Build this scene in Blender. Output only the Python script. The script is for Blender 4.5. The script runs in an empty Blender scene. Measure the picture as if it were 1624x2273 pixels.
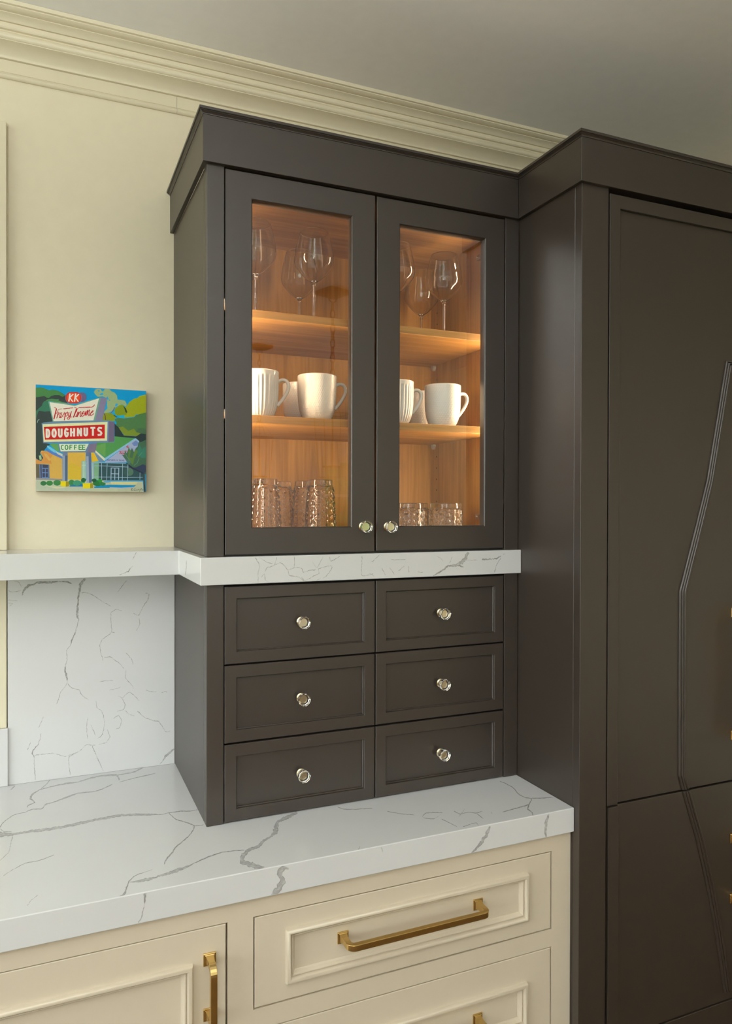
import bpy, bmesh, math, random
from mathutils import Matrix, Vector
from mathutils.geometry import tessellate_polygon

SC = bpy.context.scene
COL = SC.collection
PI = math.pi
random.seed(7)

# ------------------------------------------------------------------ camera
cam_data = bpy.data.cameras.new('camera')
cam = bpy.data.objects.new('camera', cam_data)
COL.objects.link(cam)
cam_data.sensor_fit = 'VERTICAL'
cam_data.sensor_height = 36.0
cam_data.lens = 26.0737
cam_data.clip_start = 0.02
RX, UX, BX = ((0.918798, -0.394722, 0.002251), (0.00106, 0.00817, 0.999966), (-0.394727, -0.918764, 0.007925))
cam.matrix_world = Matrix(((RX[0], UX[0], BX[0], -0.30972), (RX[1], UX[1], BX[1], -2.00069), (RX[2], UX[2], BX[2], 1.59662), (0, 0, 0, 1)))
SC.camera = cam

# ------------------------------------------------------------------ exposure
SC.view_settings.view_transform = 'Standard'
SC.view_settings.look = 'None'
SC.view_settings.gamma = 1.0
SC.view_settings.use_curve_mapping = False
SC.view_settings.exposure = 0.0
SC.cycles.max_bounces = 14
SC.cycles.transparent_max_bounces = 24
SC.cycles.transmission_bounces = 12
SC.cycles.glossy_bounces = 6
SC.cycles.diffuse_bounces = 6
SC.cycles.sample_clamp_indirect = 4.0

# ------------------------------------------------------------------ world: overcast sky over pale ground toned to lift the ceiling
world = bpy.data.worlds.new('overcast_sky')
SC.world = world
world.use_nodes = True
wn = world.node_tree.nodes
wl = world.node_tree.links
wn.clear()
w_out = wn.new('ShaderNodeOutputWorld')
w_bg = wn.new('ShaderNodeBackground')
w_ramp = wn.new('ShaderNodeValToRGB')
w_sep = wn.new('ShaderNodeSeparateXYZ')
w_tc = wn.new('ShaderNodeTexCoord')
w_map = wn.new('ShaderNodeMapRange')
wl.new(w_tc.outputs['Generated'], w_sep.inputs[0])
wl.new(w_sep.outputs['Z'], w_map.inputs['Value'])
w_map.inputs['From Min'].default_value = -0.2
w_map.inputs['From Max'].default_value = 0.8
wl.new(w_map.outputs[0], w_ramp.inputs[0])
w_ramp.color_ramp.elements[0].color = (0.34, 0.33, 0.28, 1)
w_ramp.color_ramp.elements[0].position = 0.16
w_ramp.color_ramp.elements[1].color = (0.86, 0.95, 1.0, 1)
w_ramp.color_ramp.elements[1].position = 0.9
e = w_ramp.color_ramp.elements.new(0.24)
e.color = (0.95, 0.98, 0.97, 1)
wl.new(w_ramp.outputs[0], w_bg.inputs[0])
w_bg.inputs[1].default_value = 8.8
wl.new(w_bg.outputs[0], w_out.inputs[0])

# ------------------------------------------------------------------ room numbers (metres; x right, y into the wall, z up)
YW = 0.018                       # painted wall plane
ZC = 0.914                       # worktop
ZCEIL = 2.7618
W = 0.7871                       # left plane of the tall cabinet
D = 0.4257                       # depth of the dark cabinets
D2 = 0.6646                      # depth of the tall cabinet
XL, XR, YB = -2.7, 2.9, -5.2     # other walls
LEFT_WIN = (-3.0, -0.25, 0.95, 2.5)     # y0, y1, z0, z1 in the left wall
BACK_WINS = ((1.98, 2.62, 1.0, 2.05), (-2.3, 0.35, 0.8, 2.3))   # x0, x1, z0, z1 in the wall behind the camera

def portal(name, loc, rot, sx, sy):
    l = bpy.data.lights.new(name, 'AREA')
    l.shape = 'RECTANGLE'
    l.size, l.size_y = sx, sy
    l.cycles.is_portal = True
    o = bpy.data.objects.new(name, l)
    o.location = loc
    o.rotation_euler = rot
    COL.objects.link(o)
portal('window_portal', (XL - 0.05, (LEFT_WIN[0] + LEFT_WIN[1]) / 2, (LEFT_WIN[2] + LEFT_WIN[3]) / 2), (0, -PI / 2, 0), LEFT_WIN[3] - LEFT_WIN[2], LEFT_WIN[1] - LEFT_WIN[0])
for bw in BACK_WINS:
    portal('window_portal', ((bw[0] + bw[1]) / 2, YB - 0.05, (bw[2] + bw[3]) / 2), (PI / 2, 0, PI), bw[1] - bw[0], bw[3] - bw[2])

# added fill spots without fixtures, bounced off the ceiling and rear wall
def bounce_fill(loc, aim, power, size, cone):
    l = bpy.data.lights.new('bounce_fill', 'SPOT')
    l.energy = power
    l.shadow_soft_size = size
    l.spot_size = cone
    l.spot_blend = 0.9
    l.color = (0.97, 0.99, 1.02)
    o = bpy.data.objects.new('bounce_fill', l)
    o.location = loc
    o.rotation_euler = (Vector(aim) - Vector(loc)).to_track_quat('-Z', 'Y').to_euler()
    COL.objects.link(o)
bounce_fill((-1.0, -3.1, 1.65), (-1.0, -2.95, ZCEIL), 900.0, 0.12, math.radians(150))
bounce_fill((0.5, -3.4, 1.50), (0.8, -4.6, 2.2), 170.0, 0.12, math.radians(140))

# added warm fill spots without fixtures, at the right-hand end of the room
for dx, dy in ((2.5, -3.1), (2.5, -4.3)):
    l = bpy.data.lights.new('warm_fill', 'SPOT')
    l.energy = 28.0
    l.color = (1.0, 0.72, 0.45)
    l.shadow_soft_size = 0.04
    l.spot_size = math.radians(95)
    l.spot_blend = 0.6
    o = bpy.data.objects.new('warm_fill', l)
    o.location = (dx, dy, ZCEIL - 0.01)
    COL.objects.link(o)

# ------------------------------------------------------------------ materials
def new_mat(name):
    m = bpy.data.materials.new(name)
    m.use_nodes = True
    nt = m.node_tree
    b = nt.nodes['Principled BSDF']
    return m, nt, b

def coords(nt, scale, kind='Object'):
    tc = nt.nodes.new('ShaderNodeTexCoord')
    mp = nt.nodes.new('ShaderNodeMapping')
    mp.inputs['Scale'].default_value = scale
    nt.links.new(tc.outputs[kind], mp.inputs['Vector'])
    return mp.outputs['Vector']

def noise(nt, vec, scale, detail=4.0, rough=0.55, dist=0.0):
    n = nt.nodes.new('ShaderNodeTexNoise')
    n.inputs['Scale'].default_value = scale
    n.inputs['Detail'].default_value = detail
    n.inputs['Roughness'].default_value = rough
    n.inputs['Distortion'].default_value = dist
    nt.links.new(vec, n.inputs['Vector'])
    return n.outputs['Fac']

def ramp(nt, fac, stops):
    r = nt.nodes.new('ShaderNodeValToRGB')
    cr = r.color_ramp
    while len(cr.elements) < len(stops):
        cr.elements.new(0.5)
    for el, (p, c) in zip(cr.elements, stops):
        el.position = p
        el.color = (c[0], c[1], c[2], 1)
    nt.links.new(fac, r.inputs[0])
    return r.outputs[0]

def bump(nt, b, fac, strength, dist=0.001):
    n = nt.nodes.new('ShaderNodeBump')
    n.inputs['Strength'].default_value = strength
    n.inputs['Distance'].default_value = dist
    nt.links.new(fac, n.inputs['Height'])
    nt.links.new(n.outputs[0], b.inputs['Normal'])

def painted(name, col, rough, var=0.04, bump_s=0.05, scale=60.0, spec=0.5):
    m, nt, b = new_mat(name)
    v = coords(nt, (1, 1, 1))
    f = noise(nt, v, scale, 3)
    lo = [c * (1 - var) for c in col]
    hi = [min(1, c * (1 + var)) for c in col]
    nt.links.new(ramp(nt, f, [(0.3, lo), (0.7, hi)]), b.inputs['Base Color'])
    b.inputs['Roughness'].default_value = rough
    b.inputs['Specular IOR Level'].default_value = spec
    if bump_s:
        bump(nt, b, noise(nt, v, scale * 6, 3), bump_s, 0.0005)
    return m

def metal(name, col, rough):
    m, nt, b = new_mat(name)
    v = coords(nt, (1, 1, 1))
    nt.links.new(ramp(nt, noise(nt, v, 90, 2), [(0.3, [c * 0.94 for c in col]), (0.7, col)]), b.inputs['Base Color'])
    b.inputs['Metallic'].default_value = 1.0
    b.inputs['Roughness'].default_value = rough
    return m

def wood(name, axis, dark=1.0):
    m, nt, b = new_mat(name)
    sc = {'x': (1.4, 16, 16), 'y': (16, 1.4, 16), 'z': (16, 16, 1.4)}[axis]
    v = coords(nt, sc)
    g1 = noise(nt, v, 1.6, 5, 0.6, 0.6)
    c1 = ramp(nt, g1, [(p_, [q_ * dark for q_ in c_]) for p_, c_ in ((0.3, (0.285, 0.136, 0.030)), (0.5, (0.41, 0.208, 0.050)), (0.72, (0.50, 0.272, 0.072)))])
    v2 = coords(nt, tuple(k * 9 if k > 2 else k * 1.5 for k in sc))
    g2 = noise(nt, v2, 1.0, 3, 0.6)
    c2 = ramp(nt, g2, [(0.35, (0.80, 0.78, 0.75)), (0.6, (1, 1, 1))])
    mx = nt.nodes.new('ShaderNodeMix')
    mx.data_type = 'RGBA'
    mx.blend_type = 'MULTIPLY'
    mx.inputs[0].default_value = 0.8
    nt.links.new(c1, mx.inputs[6])
    nt.links.new(c2, mx.inputs[7])
    nt.links.new(mx.outputs[2], b.inputs['Base Color'])
    b.inputs['Roughness'].default_value = 0.42 if dark == 1.0 else 0.75
    b.inputs['Specular IOR Level'].default_value = 0.35 if dark == 1.0 else 0.2
    bump(nt, b, g2, 0.06, 0.0005)
    return m

QUARTZ = (0.66, 0.665, 0.665)
def quartz_mat(name, veins):
    m, nt, b = new_mat(name)
    v = coords(nt, (1, 1, 1))
    base = ramp(nt, noise(nt, v, 3.0, 4), [(0.3, [c * 0.965 for c in QUARTZ]), (0.65, QUARTZ)])
    b.inputs['Roughness'].default_value = 0.16
    b.inputs['Specular IOR Level'].default_value = 0.5
    if not veins:
        nt.links.new(base, b.inputs['Base Color'])
        return m
    at = nt.nodes.new('ShaderNodeAttribute')
    at.attribute_name = 'vein'
    brk = nt.nodes.new('ShaderNodeMapRange')
    nt.links.new(noise(nt, v, 160, 4, 0.65), brk.inputs[0])
    brk.inputs[1].default_value = 0.30
    brk.inputs[2].default_value = 0.58
    brk.inputs[3].default_value = 0.45
    brk.inputs[4].default_value = 1.0
    mul = nt.nodes.new('ShaderNodeMath')
    mul.operation = 'MULTIPLY'
    nt.links.new(at.outputs['Fac'], mul.inputs[0])
    nt.links.new(brk.outputs[0], mul.inputs[1])
    mx = nt.nodes.new('ShaderNodeMix')
    mx.data_type = 'RGBA'
    nt.links.new(mul.outputs[0], mx.inputs[0])
    nt.links.new(base, mx.inputs[6])
    mx.inputs[7].default_value = (0.13, 0.12, 0.105, 1)
    nt.links.new(mx.outputs[2], b.inputs['Base Color'])
    return m

def thin_glass(name, tint, ior, gain=1.0):
    # a single thin sheet: clear transmission plus Fresnel reflection
    m = bpy.data.materials.new(name)
    m.use_nodes = True
    nt = m.node_tree
    nt.nodes.clear()
    out = nt.nodes.new('ShaderNodeOutputMaterial')
    tr = nt.nodes.new('ShaderNodeBsdfTransparent')
    tr.inputs[0].default_value = (*tint, 1)
    gl = nt.nodes.new('ShaderNodeBsdfGlossy')
    gl.inputs['Roughness'].default_value = 0.0
    fr = nt.nodes.new('ShaderNodeFresnel')
    fr.inputs[0].default_value = ior
    mu = nt.nodes.new('ShaderNodeMath')
    mu.operation = 'MULTIPLY'
    mu.use_clamp = True
    mu.inputs[1].default_value = gain
    mx = nt.nodes.new('ShaderNodeMixShader')
    nt.links.new(fr.outputs[0], mu.inputs[0])
    nt.links.new(mu.outputs[0], mx.inputs[0])
    nt.links.new(tr.outputs[0], mx.inputs[1])
    nt.links.new(gl.outputs[0], mx.inputs[2])
    nt.links.new(mx.outputs[0], out.inputs[0])
    return m

def solid_glass(name, tint, rough=0.0, ior=1.5):
    m, nt, b = new_mat(name)
    b.inputs['Base Color'].default_value = (*tint, 1)
    b.inputs['Transmission Weight'].default_value = 1.0
    b.inputs['Roughness'].default_value = rough
    b.inputs['IOR'].default_value = ior
    return m

def emitter(name, col, strength):
    m = bpy.data.materials.new(name)
    m.use_nodes = True
    nt = m.node_tree
    nt.nodes.clear()
    out = nt.nodes.new('ShaderNodeOutputMaterial')
    em = nt.nodes.new('ShaderNodeEmission')
    em.inputs[0].default_value = (*col, 1)
    em.inputs[1].default_value = strength
    nt.links.new(em.outputs[0], out.inputs[0])
    return m

M = {}
M['dark'] = painted('dark_bronze_paint', (0.026, 0.0185, 0.0132), 0.40, 0.03, 0.02, 40, 0.72)
M['wall'] = painted('cream_wall_paint', (0.755, 0.695, 0.525), 0.6, 0.015, 0.08, 30, 0.35)
M['plain'] = painted('off_white_wall_paint', (0.72, 0.71, 0.67), 0.6, 0.015, 0.08, 30, 0.35)
M['trim'] = painted('cream_trim_paint', (0.72, 0.66, 0.49), 0.42, 0.015, 0.04, 30, 0.45)
M['ceiling'] = painted('ceiling_paint', (0.82, 0.815, 0.775), 0.75, 0.015, 0.05, 30, 0.3)
M['cream'] = painted('cream_cabinet_paint', (0.60, 0.525, 0.405), 0.30, 0.01, 0.008, 40, 0.6)
M['floor'] = wood('floor_wood', 'y', 0.22)
M['wood_x'] = wood('maple_along', 'x')
M['wood_y'] = wood('maple_deep', 'y')
M['wood_z'] = wood('maple_upright', 'z')
M['quartz'] = quartz_mat('white_quartz', False)
M['vein'] = quartz_mat('grey_veined_quartz', True)
M['pane'] = thin_glass('door_glass', (0.97, 0.98, 0.97), 1.6, 1.25)
M['winpane'] = thin_glass('window_glass', (0.97, 0.98, 0.98), 1.5, 1.0)
M['bowl'] = solid_glass('wine_glass_bowl', (1, 1, 1), 0.0, 1.45)
M['glass'] = solid_glass('clear_glass', (1, 1, 1))
M['clearplastic'] = solid_glass('clear_plastic', (0.95, 0.93, 0.90), 0.25)
M['clearplastic'].node_tree.nodes['Principled BSDF'].inputs['Transmission Weight'].default_value = 0.55
M['brass'] = metal('satin_brass', (0.70, 0.50, 0.20), 0.26)
M['palebrass'] = metal('pale_brass', (0.84, 0.74, 0.52), 0.2)
M['steel'] = metal('hinge_steel', (0.62, 0.60, 0.56), 0.3)
M['porcelain'] = painted('white_porcelain', (0.80, 0.78, 0.74), 0.14, 0.01, 0.0, 40, 0.55)
M['black'] = painted('black_iron', (0.025, 0.022, 0.02), 0.45, 0.05, 0.05, 60, 0.4)
M['hole'] = painted('shadowed_hole', (0.05, 0.028, 0.012), 0.8, 0.02, 0.0, 40, 0.2)
M['led'] = emitter('warm_led', (1.0, 0.72, 0.44), 120.0)
M['canvas_edge'] = painted('primed_panel_edge', (0.52, 0.42, 0.33), 0.7, 0.08, 0.1, 60, 0.2)
M['leaf'] = painted('hedge_leaves', (0.07, 0.16, 0.03), 0.6, 0.5, 0.4, 12, 0.3)
M['pale_ground'] = painted('pale_bounce_ground', (0.42, 0.40, 0.34), 0.8, 0.3, 0.3, 12, 0.2)  # unseen ground made pale to bounce daylight onto the ceiling
def paint_mat():
    m, nt, b = new_mat('picture_paint')
    at = nt.nodes.new('ShaderNodeAttribute')
    at.attribute_name = 'paint'
    v = coords(nt, (1, 1, 1))
    s = ramp(nt, noise(nt, v, 90, 4, 0.6, 1.5), [(0.3, (0.93, 0.93, 0.93)), (0.7, (1.0, 1.0, 1.0))])
    mx = nt.nodes.new('ShaderNodeMix')
    mx.data_type = 'RGBA'
    mx.blend_type = 'MULTIPLY'
    mx.inputs[0].default_value = 1.0
    nt.links.new(at.outputs['Color'], mx.inputs[6])
    nt.links.new(s, mx.inputs[7])
    nt.links.new(mx.outputs[2], b.inputs['Base Color'])
    b.inputs['Roughness'].default_value = 0.5
    b.inputs['Specular IOR Level'].default_value = 0.12
    bump(nt, b, noise(nt, v, 500, 3), 0.15, 0.0004)
    return m
M['paint'] = paint_mat()

# ------------------------------------------------------------------ mesh building
class MB:
    """Collects faces of one mesh; faces may use several material slots."""
    def __init__(self):
        self.v, self.f, self.mi = [], [], []
    def add(self, verts, faces, mi=0):
        n = len(self.v)
        self.v += [tuple(p) for p in verts]
        for f in faces:
            self.f.append(tuple(i + n for i in f))
            self.mi.append(mi)
        return self
    def box(self, x0, x1, y0, y1, z0, z1, mi=0):
        vs = [(x, y, z) for x in (x0, x1) for y in (y0, y1) for z in (z0, z1)]
        return self.add(vs, [(0, 1, 3, 2), (4, 6, 7, 5), (0, 4, 5, 1), (2, 3, 7, 6), (0, 2, 6, 4), (1, 5, 7, 3)], mi)
    def prism(self, poly, axis, a0, a1, mi=0):
        def pt(u, v, a):
            return {'z': (u, v, a), 'x': (a, u, v), 'y': (u, a, v)}[axis]
        n = len(poly)
        vs = [pt(u, v, a0) for u, v in poly] + [pt(u, v, a1) for u, v in poly]
        fs = [(i, (i + 1) % n, n + (i + 1) % n, n + i) for i in range(n)]
        fs += [tuple(range(n - 1, -1, -1)), tuple(range(n, 2 * n))]
        return self.add(vs, fs, mi)
    def rings(self, x0, x1, z0, z1, rings, cap=True, closed=False, mi=0, back=True):
        """Nested rectangles in the xz plane, each (inset, y): frames, fronts and mouldings."""
        vs, fs = [], []
        for ins, y in rings:
            vs += [(x0 + ins, y, z0 + ins), (x1 - ins, y, z0 + ins), (x1 - ins, y, z1 - ins), (x0 + ins, y, z1 - ins)]
        n = len(rings)
        for k in range(n if closed else n - 1):
            a, b = k * 4, ((k + 1) % n) * 4
            for i in range(4):
                j = (i + 1) % 4
                fs.append((a + i, a + j, b + j, b + i))
        if not closed:
            if back:
                fs.append((3, 2, 1, 0))
            if cap:
                fs.append(tuple((n - 1) * 4 + i for i in range(4)))
        return self.add(vs, fs, mi)
    def lathe(self, prof, n, center=(0, 0, 0), axis='z', mi=0, rfun=None, closed=False):
        cx, cy, cz = center
        vs, fs = [], []
        for k, (r, h) in enumerate(prof):
            for i in range(n):
                a = 2 * PI * i / n
                rr = r if rfun is None else rfun(r, h, a, k)
                c, s = rr * math.cos(a), rr * math.sin(a)
                vs.append({'z': (cx + c, cy + s, cz + h), 'y': (cx + c, cy + h, cz + s)}[axis])
        m = len(prof)
        for k in range(m if closed else m - 1):
            k2 = (k + 1) % m
            for i in range(n):
                j = (i + 1) % n
                fs.append((k * n + i, k * n + j, k2 * n + j, k2 * n + i))
        if not closed:
            fs.append(tuple(range(n - 1, -1, -1)))
            fs.append(tuple((m - 1) * n + i for i in range(n)))
        return self.add(vs, fs, mi)
    def tube(self, path, radius, n=8, closed=False, mi=0, squash=1.0):
        P = [Vector(p) for p in path]
        m = len(P)
        vs, fs = [], []
        ref = None
        for k in range(m):
            t = (P[(k + 1) % m] - P[k - 1]) if closed else (P[min(k + 1, m - 1)] - P[max(k - 1, 0)])
            t.normalize()
            if ref is None:
                ref = Vector((0, 0, 1)) if abs(t.z) < 0.9 else Vector((1, 0, 0))
            u = (ref - t * ref.dot(t)).normalized()
            ref = u
            w = t.cross(u)
            r = radius[k] if isinstance(radius, (list, tuple)) else radius
            for i in range(n):
                a = 2 * PI * i / n
                vs.append(P[k] + u * (r * math.cos(a)) + w * (r * squash * math.sin(a)))
        for k in range(m if closed else m - 1):
            k2 = (k + 1) % m
            for i in range(n):
                j = (i + 1) % n
                fs.append((k * n + i, k * n + j, k2 * n + j, k2 * n + i))
        if not closed:
            fs.append(tuple(range(n - 1, -1, -1)))
            fs.append(tuple((m - 1) * n + i for i in range(n)))
        return self.add(vs, fs, mi)
    def sections(self, loops, mi=0):
        """Skin between equal-length point loops, capped at both ends."""
        n = len(loops[0])
        vs = [p for lp in loops for p in lp]
        fs = []
        for k in range(len(loops) - 1):
            for i in range(n):
                j = (i + 1) % n
                fs.append((k * n + i, k * n + j, (k + 1) * n + j, (k + 1) * n + i))
        fs.append(tuple(range(n - 1, -1, -1)))
        fs.append(tuple((len(loops) - 1) * n + i for i in range(n)))
        return self.add(vs, fs, mi)
    def sweep(self, prof, nodes, mi=0):
        """Profile of (offset, z) swept along plan nodes, each a function offset -> (x, y)."""
        return self.sections([[(*nd(o), z) for o, z in prof] for nd in nodes], mi)
    def build(self, name, mats, parent=None, bevel=0.0, smooth=False, kind=None, segs=2, origin=None, recalc=True):
        me = bpy.data.meshes.new(name)
        if origin is not None:
            o_ = Vector(origin)
            self.v = [tuple(Vector(p) - o_) for p in self.v]
        me.from_pydata(self.v, [], self.f)
        mats = mats if isinstance(mats, (list, tuple)) else [mats]
        for m in mats:
            me.materials.append(M[m])
        me.polygons.foreach_set('material_index', self.mi)
        if recalc:
            bm = bmesh.new()
            bm.from_mesh(me)
            bmesh.ops.recalc_face_normals(bm, faces=bm.faces)
            bm.to_mesh(me)
            bm.free()
        if smooth:
            me.polygons.foreach_set('use_smooth', [True] * len(me.polygons))
            if smooth == 'auto':
                me.set_sharp_from_angle(angle=math.radians(38))
        me.update()
        o = bpy.data.objects.new(name, me)
        COL.objects.link(o)
        if origin is not None:
            o.location = origin
        if parent is not None:
            attach(o, parent)
        if bevel:
            b = o.modifiers.new('bevel', 'BEVEL')
            b.width = bevel
            b.segments = segs
            b.limit_method = 'ANGLE'
            b.angle_limit = math.radians(40)
            b.harden_normals = False
        if kind:
            o['kind'] = kind
        return o

def world_loc(o):
    l = Vector(o.location)
    while o.parent:
        o = o.parent
        l += Vector(o.location)
    return l

def attach(o, parent):
    """Parent without moving (nothing here is rotated or scaled)."""
    o.location = Vector(o.location) - world_loc(parent)
    o.parent = parent

def thing(name, label, cat, loc=(0, 0, 0), group=None):
    o = bpy.data.objects.new(name, None)
    o.empty_display_size = 0.05
    o.location = loc
    COL.objects.link(o)
    return tag(o, label, cat, group)

def tag(o, label, cat, group=None):
    o['label'] = label
    o['category'] = cat
    if group:
        o['group'] = group
    return o

def struct(o):
    o['kind'] = 'structure'
    return o

def dup(root, loc, label, rotz=0.0):
    r = root.copy()
    COL.objects.link(r)
    r.location = loc
    r.rotation_euler = (0, 0, rotz)
    r['label'] = label
    for ch in list(root.children):
        c = ch.copy()
        COL.objects.link(c)
        c.parent = r
    return r

# ================================================================== the room
def wall_with_holes(name, axis, a0, a1, pos0, pos1, holes, mat='wall'):
    """Wall slab from a0 to a1 along its length and pos0..pos1 thick, holes (h0,h1,z0,z1)."""
    mb = MB()
    def bx(u0, u1, z0, z1):
        if u1 - u0 < 1e-4 or z1 - z0 < 1e-4:
            return
        if axis == 'x':
            mb.box(u0, u1, pos0, pos1, z0, z1)
        else:
            mb.box(pos0, pos1, u0, u1, z0, z1)
    cur = a0
    for h0, h1, z0, z1 in sorted(holes):
        bx(cur, h0, 0, ZCEIL)
        bx(h0, h1, 0, z0)
        bx(h0, h1, z1, ZCEIL)
        cur = h1
    bx(cur, a1, 0, ZCEIL)
    return struct(mb.build(name, mat))

wall_with_holes('wall_back', 'x', XL - 0.12, XR + 0.12, YW, YW + 0.12, [])
wall_with_holes('wall_left', 'y', YB, YW, XL - 0.12, XL, [LEFT_WIN], 'plain')
wall_with_holes('wall_right', 'y', YB, YW, XR, XR + 0.12, [])
wall_with_holes('wall_front', 'x', XL - 0.12, XR + 0.12, YB - 0.12, YB, list(BACK_WINS), 'plain')
struct(MB().box(XL - 0.12, XR + 0.12, YB - 0.12, YW + 0.12, ZCEIL, ZCEIL + 0.1).build('ceiling', 'ceiling'))
fl = struct(MB().box(XL - 0.12, XR + 0.12, YB - 0.12, YW + 0.12, -0.1, -0.012).build('floor', 'floor'))
k = 0
x = XL
while x < XR - 0.01:
    x1 = min(x + 0.14, XR)
    MB().box(x + 0.0008, x1 - 0.0008, YB, YW, -0.012, random.uniform(-0.0006, 0.0)).build('plank', 'floor', fl, 0.001, segs=1)
    x += 0.14

# crown moulding: profile as (offset from wall, z)
crown_band = [(0, 2.6372), (0.0030, 2.6360), (0.0070, 2.6362), (0.0105, 2.6385), (0.0120, 2.6420), (0.0110, 2.6455), (0.0085, 2.6476), (0.0055, 2.6482), (0.0055, 2.6500), (0.0070, 2.6506), (0.0070, 2.6800), (0, 2.6800)]
crown_top = [(0, 2.6806), (0.0135, 2.6806), (0.0135, 2.6835), (0.0155, 2.6870), (0.0200, 2.6915), (0.0270, 2.6960), (0.0360, 2.6995), (0.0460, 2.7015), (0.0545, 2.7022),
             (0.0545, 2.7040), (0.0585, 2.7048), (0.0615, 2.7078), (0.0625, 2.7120), (0.0615, 2.7165), (0.0590, 2.7195), (0.0590, 2.7222), (0.0665, 2.7222), (0.0690, 2.7250), (0.0690, 2.7335),
             (0.0650, 2.7345), (0.0650, 2.7372), (0.0700, 2.7372), (0.0745, 2.7410), (0.0815, 2.7445), (0.0905, 2.7462), (0.0905, 2.7478), (0.0985, 2.7470), (0.1060, 2.7478), (0.1110, 2.7500), (0.1110, 2.7520), (0.1180, 2.7520), (0.1180, 2.7612), (0, 2.7612)]
tr = struct(MB().prism([(YW - o, z) for o, z in crown_top], 'x', XL, XR).build('trim_1', 'trim', smooth='auto'))
MB().prism([(YW - o, z) for o, z in crown_band], 'x', XL, 0.0066).build('crown_strip', 'trim', tr, smooth='auto')
MB().prism([(YW - o, z) for o, z in crown_band], 'x', 0.0072, XR).build('crown_strip', 'trim', tr, smooth='auto')
# casing boards at the left edge, above and below the ledge
struct(MB().box(-0.520, -0.3995, -0.002, YW, 1.4878, 2.5245).build('trim_2', 'trim', bevel=0.0015))
struct(MB().box(-0.520, -0.4005, -0.0035, YW, 1.0552, 1.4286).build('trim_3', 'trim', bevel=0.0015))

# windows
def window(name, axis, h, pos, inward):
    """Casement frame with a mullion and panes; pos = wall face, inward = +1/-1 into the room."""
    u0, u1, z0, z1 = h
    fr = MB()
    def bx(a0, a1, b0, b1, t0=0.03, t1=0.08):
        p0, p1 = pos - inward * t1, pos - inward * t0
        p0, p1 = min(p0, p1), max(p0, p1)
        if axis == 'x':
            fr.box(a0, a1, p0, p1, b0, b1)
        else:
            fr.box(p0, p1, a0, a1, b0, b1)
    f = 0.05
    bx(u0, u0 + f, z0, z1)
    bx(u1 - f, u1, z0, z1)
    bx(u0 + f, u1 - f, z0, z0 + f)
    bx(u0 + f, u1 - f, z1 - f, z1)
    n = max(1, round((u1 - u0) / 0.85))
    for i in range(1, n):
        um = u0 + (u1 - u0) * i / n
        bx(um - 0.025, um + 0.025, z0 + f, z1 - f)
    zm = z0 + (z1 - z0) * 0.66
    bx(u0 + f, u1 - f, zm - 0.012, zm + 0.012, 0.045, 0.065)
    o = struct(fr.build(name, 'trim'))
    p = MB()
    pp = pos - inward * 0.055
    if axis == 'x':
        p.add([(u0 + f, pp, z0 + f), (u1 - f, pp, z0 + f), (u1 - f, pp, z1 - f), (u0 + f, pp, z1 - f)], [(0, 1, 2, 3)])
    else:
        p.add([(pp, u0 + f, z0 + f), (pp, u1 - f, z0 + f), (pp, u1 - f, z1 - f), (pp, u0 + f, z1 - f)], [(0, 1, 2, 3)])
    p.build('pane', 'winpane', o)
window('window_1', 'y', LEFT_WIN, XL, 1)
window('window_2', 'x', BACK_WINS[0], YB, 1)
window('window_3', 'x', BACK_WINS[1], YB, 1)

# garden seen in reflections through the windows behind the camera
struct(MB().box(-14, 14, -18, YB - 0.13, -0.5, -0.3).build('ground', 'pale_ground'))
def hedge(name, label, x0, x1, y, h, seed, turn=False):
    rnd = random.Random(seed)
    mb = MB()
    n = int((x1 - x0) / 0.55)
    for i in range(n):
        for zz in range(int(h / 0.6)):
            u, v = x0 + (i + 0.5 + rnd.uniform(-.3, .3)) * (x1 - x0) / n, y + rnd.uniform(-0.3, 0.3)
            c = (v if turn else u, -u if turn else v, -0.2 + zz * 0.6 + rnd.uniform(0, 0.4))
            r0 = rnd.uniform(0.38, 0.55)
            prof = [(r0 * math.sin(PI * k / 7) * rnd.uniform(0.75, 1.15) + 0.01, -r0 * math.cos(PI * k / 7)) for k in range(8)]
            mb.lathe(prof, 9, c, rfun=lambda r, h_, a, k: r * rnd.uniform(0.75, 1.2))
    return tag(mb.build(name, 'leaf'), label, 'hedge')
hedge('hedge', 'unseen hedge added to dim the lower left-hand window', -1.0, 4.6, -4.6, 1.3, 5, True)  # added out of view to cut low light from the left window
hedge('hedge', 'green leafy hedge in the garden, seen mirrored low in the left glass door', -1.5, 5.2, -7.6, 4.2, 3)

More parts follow.
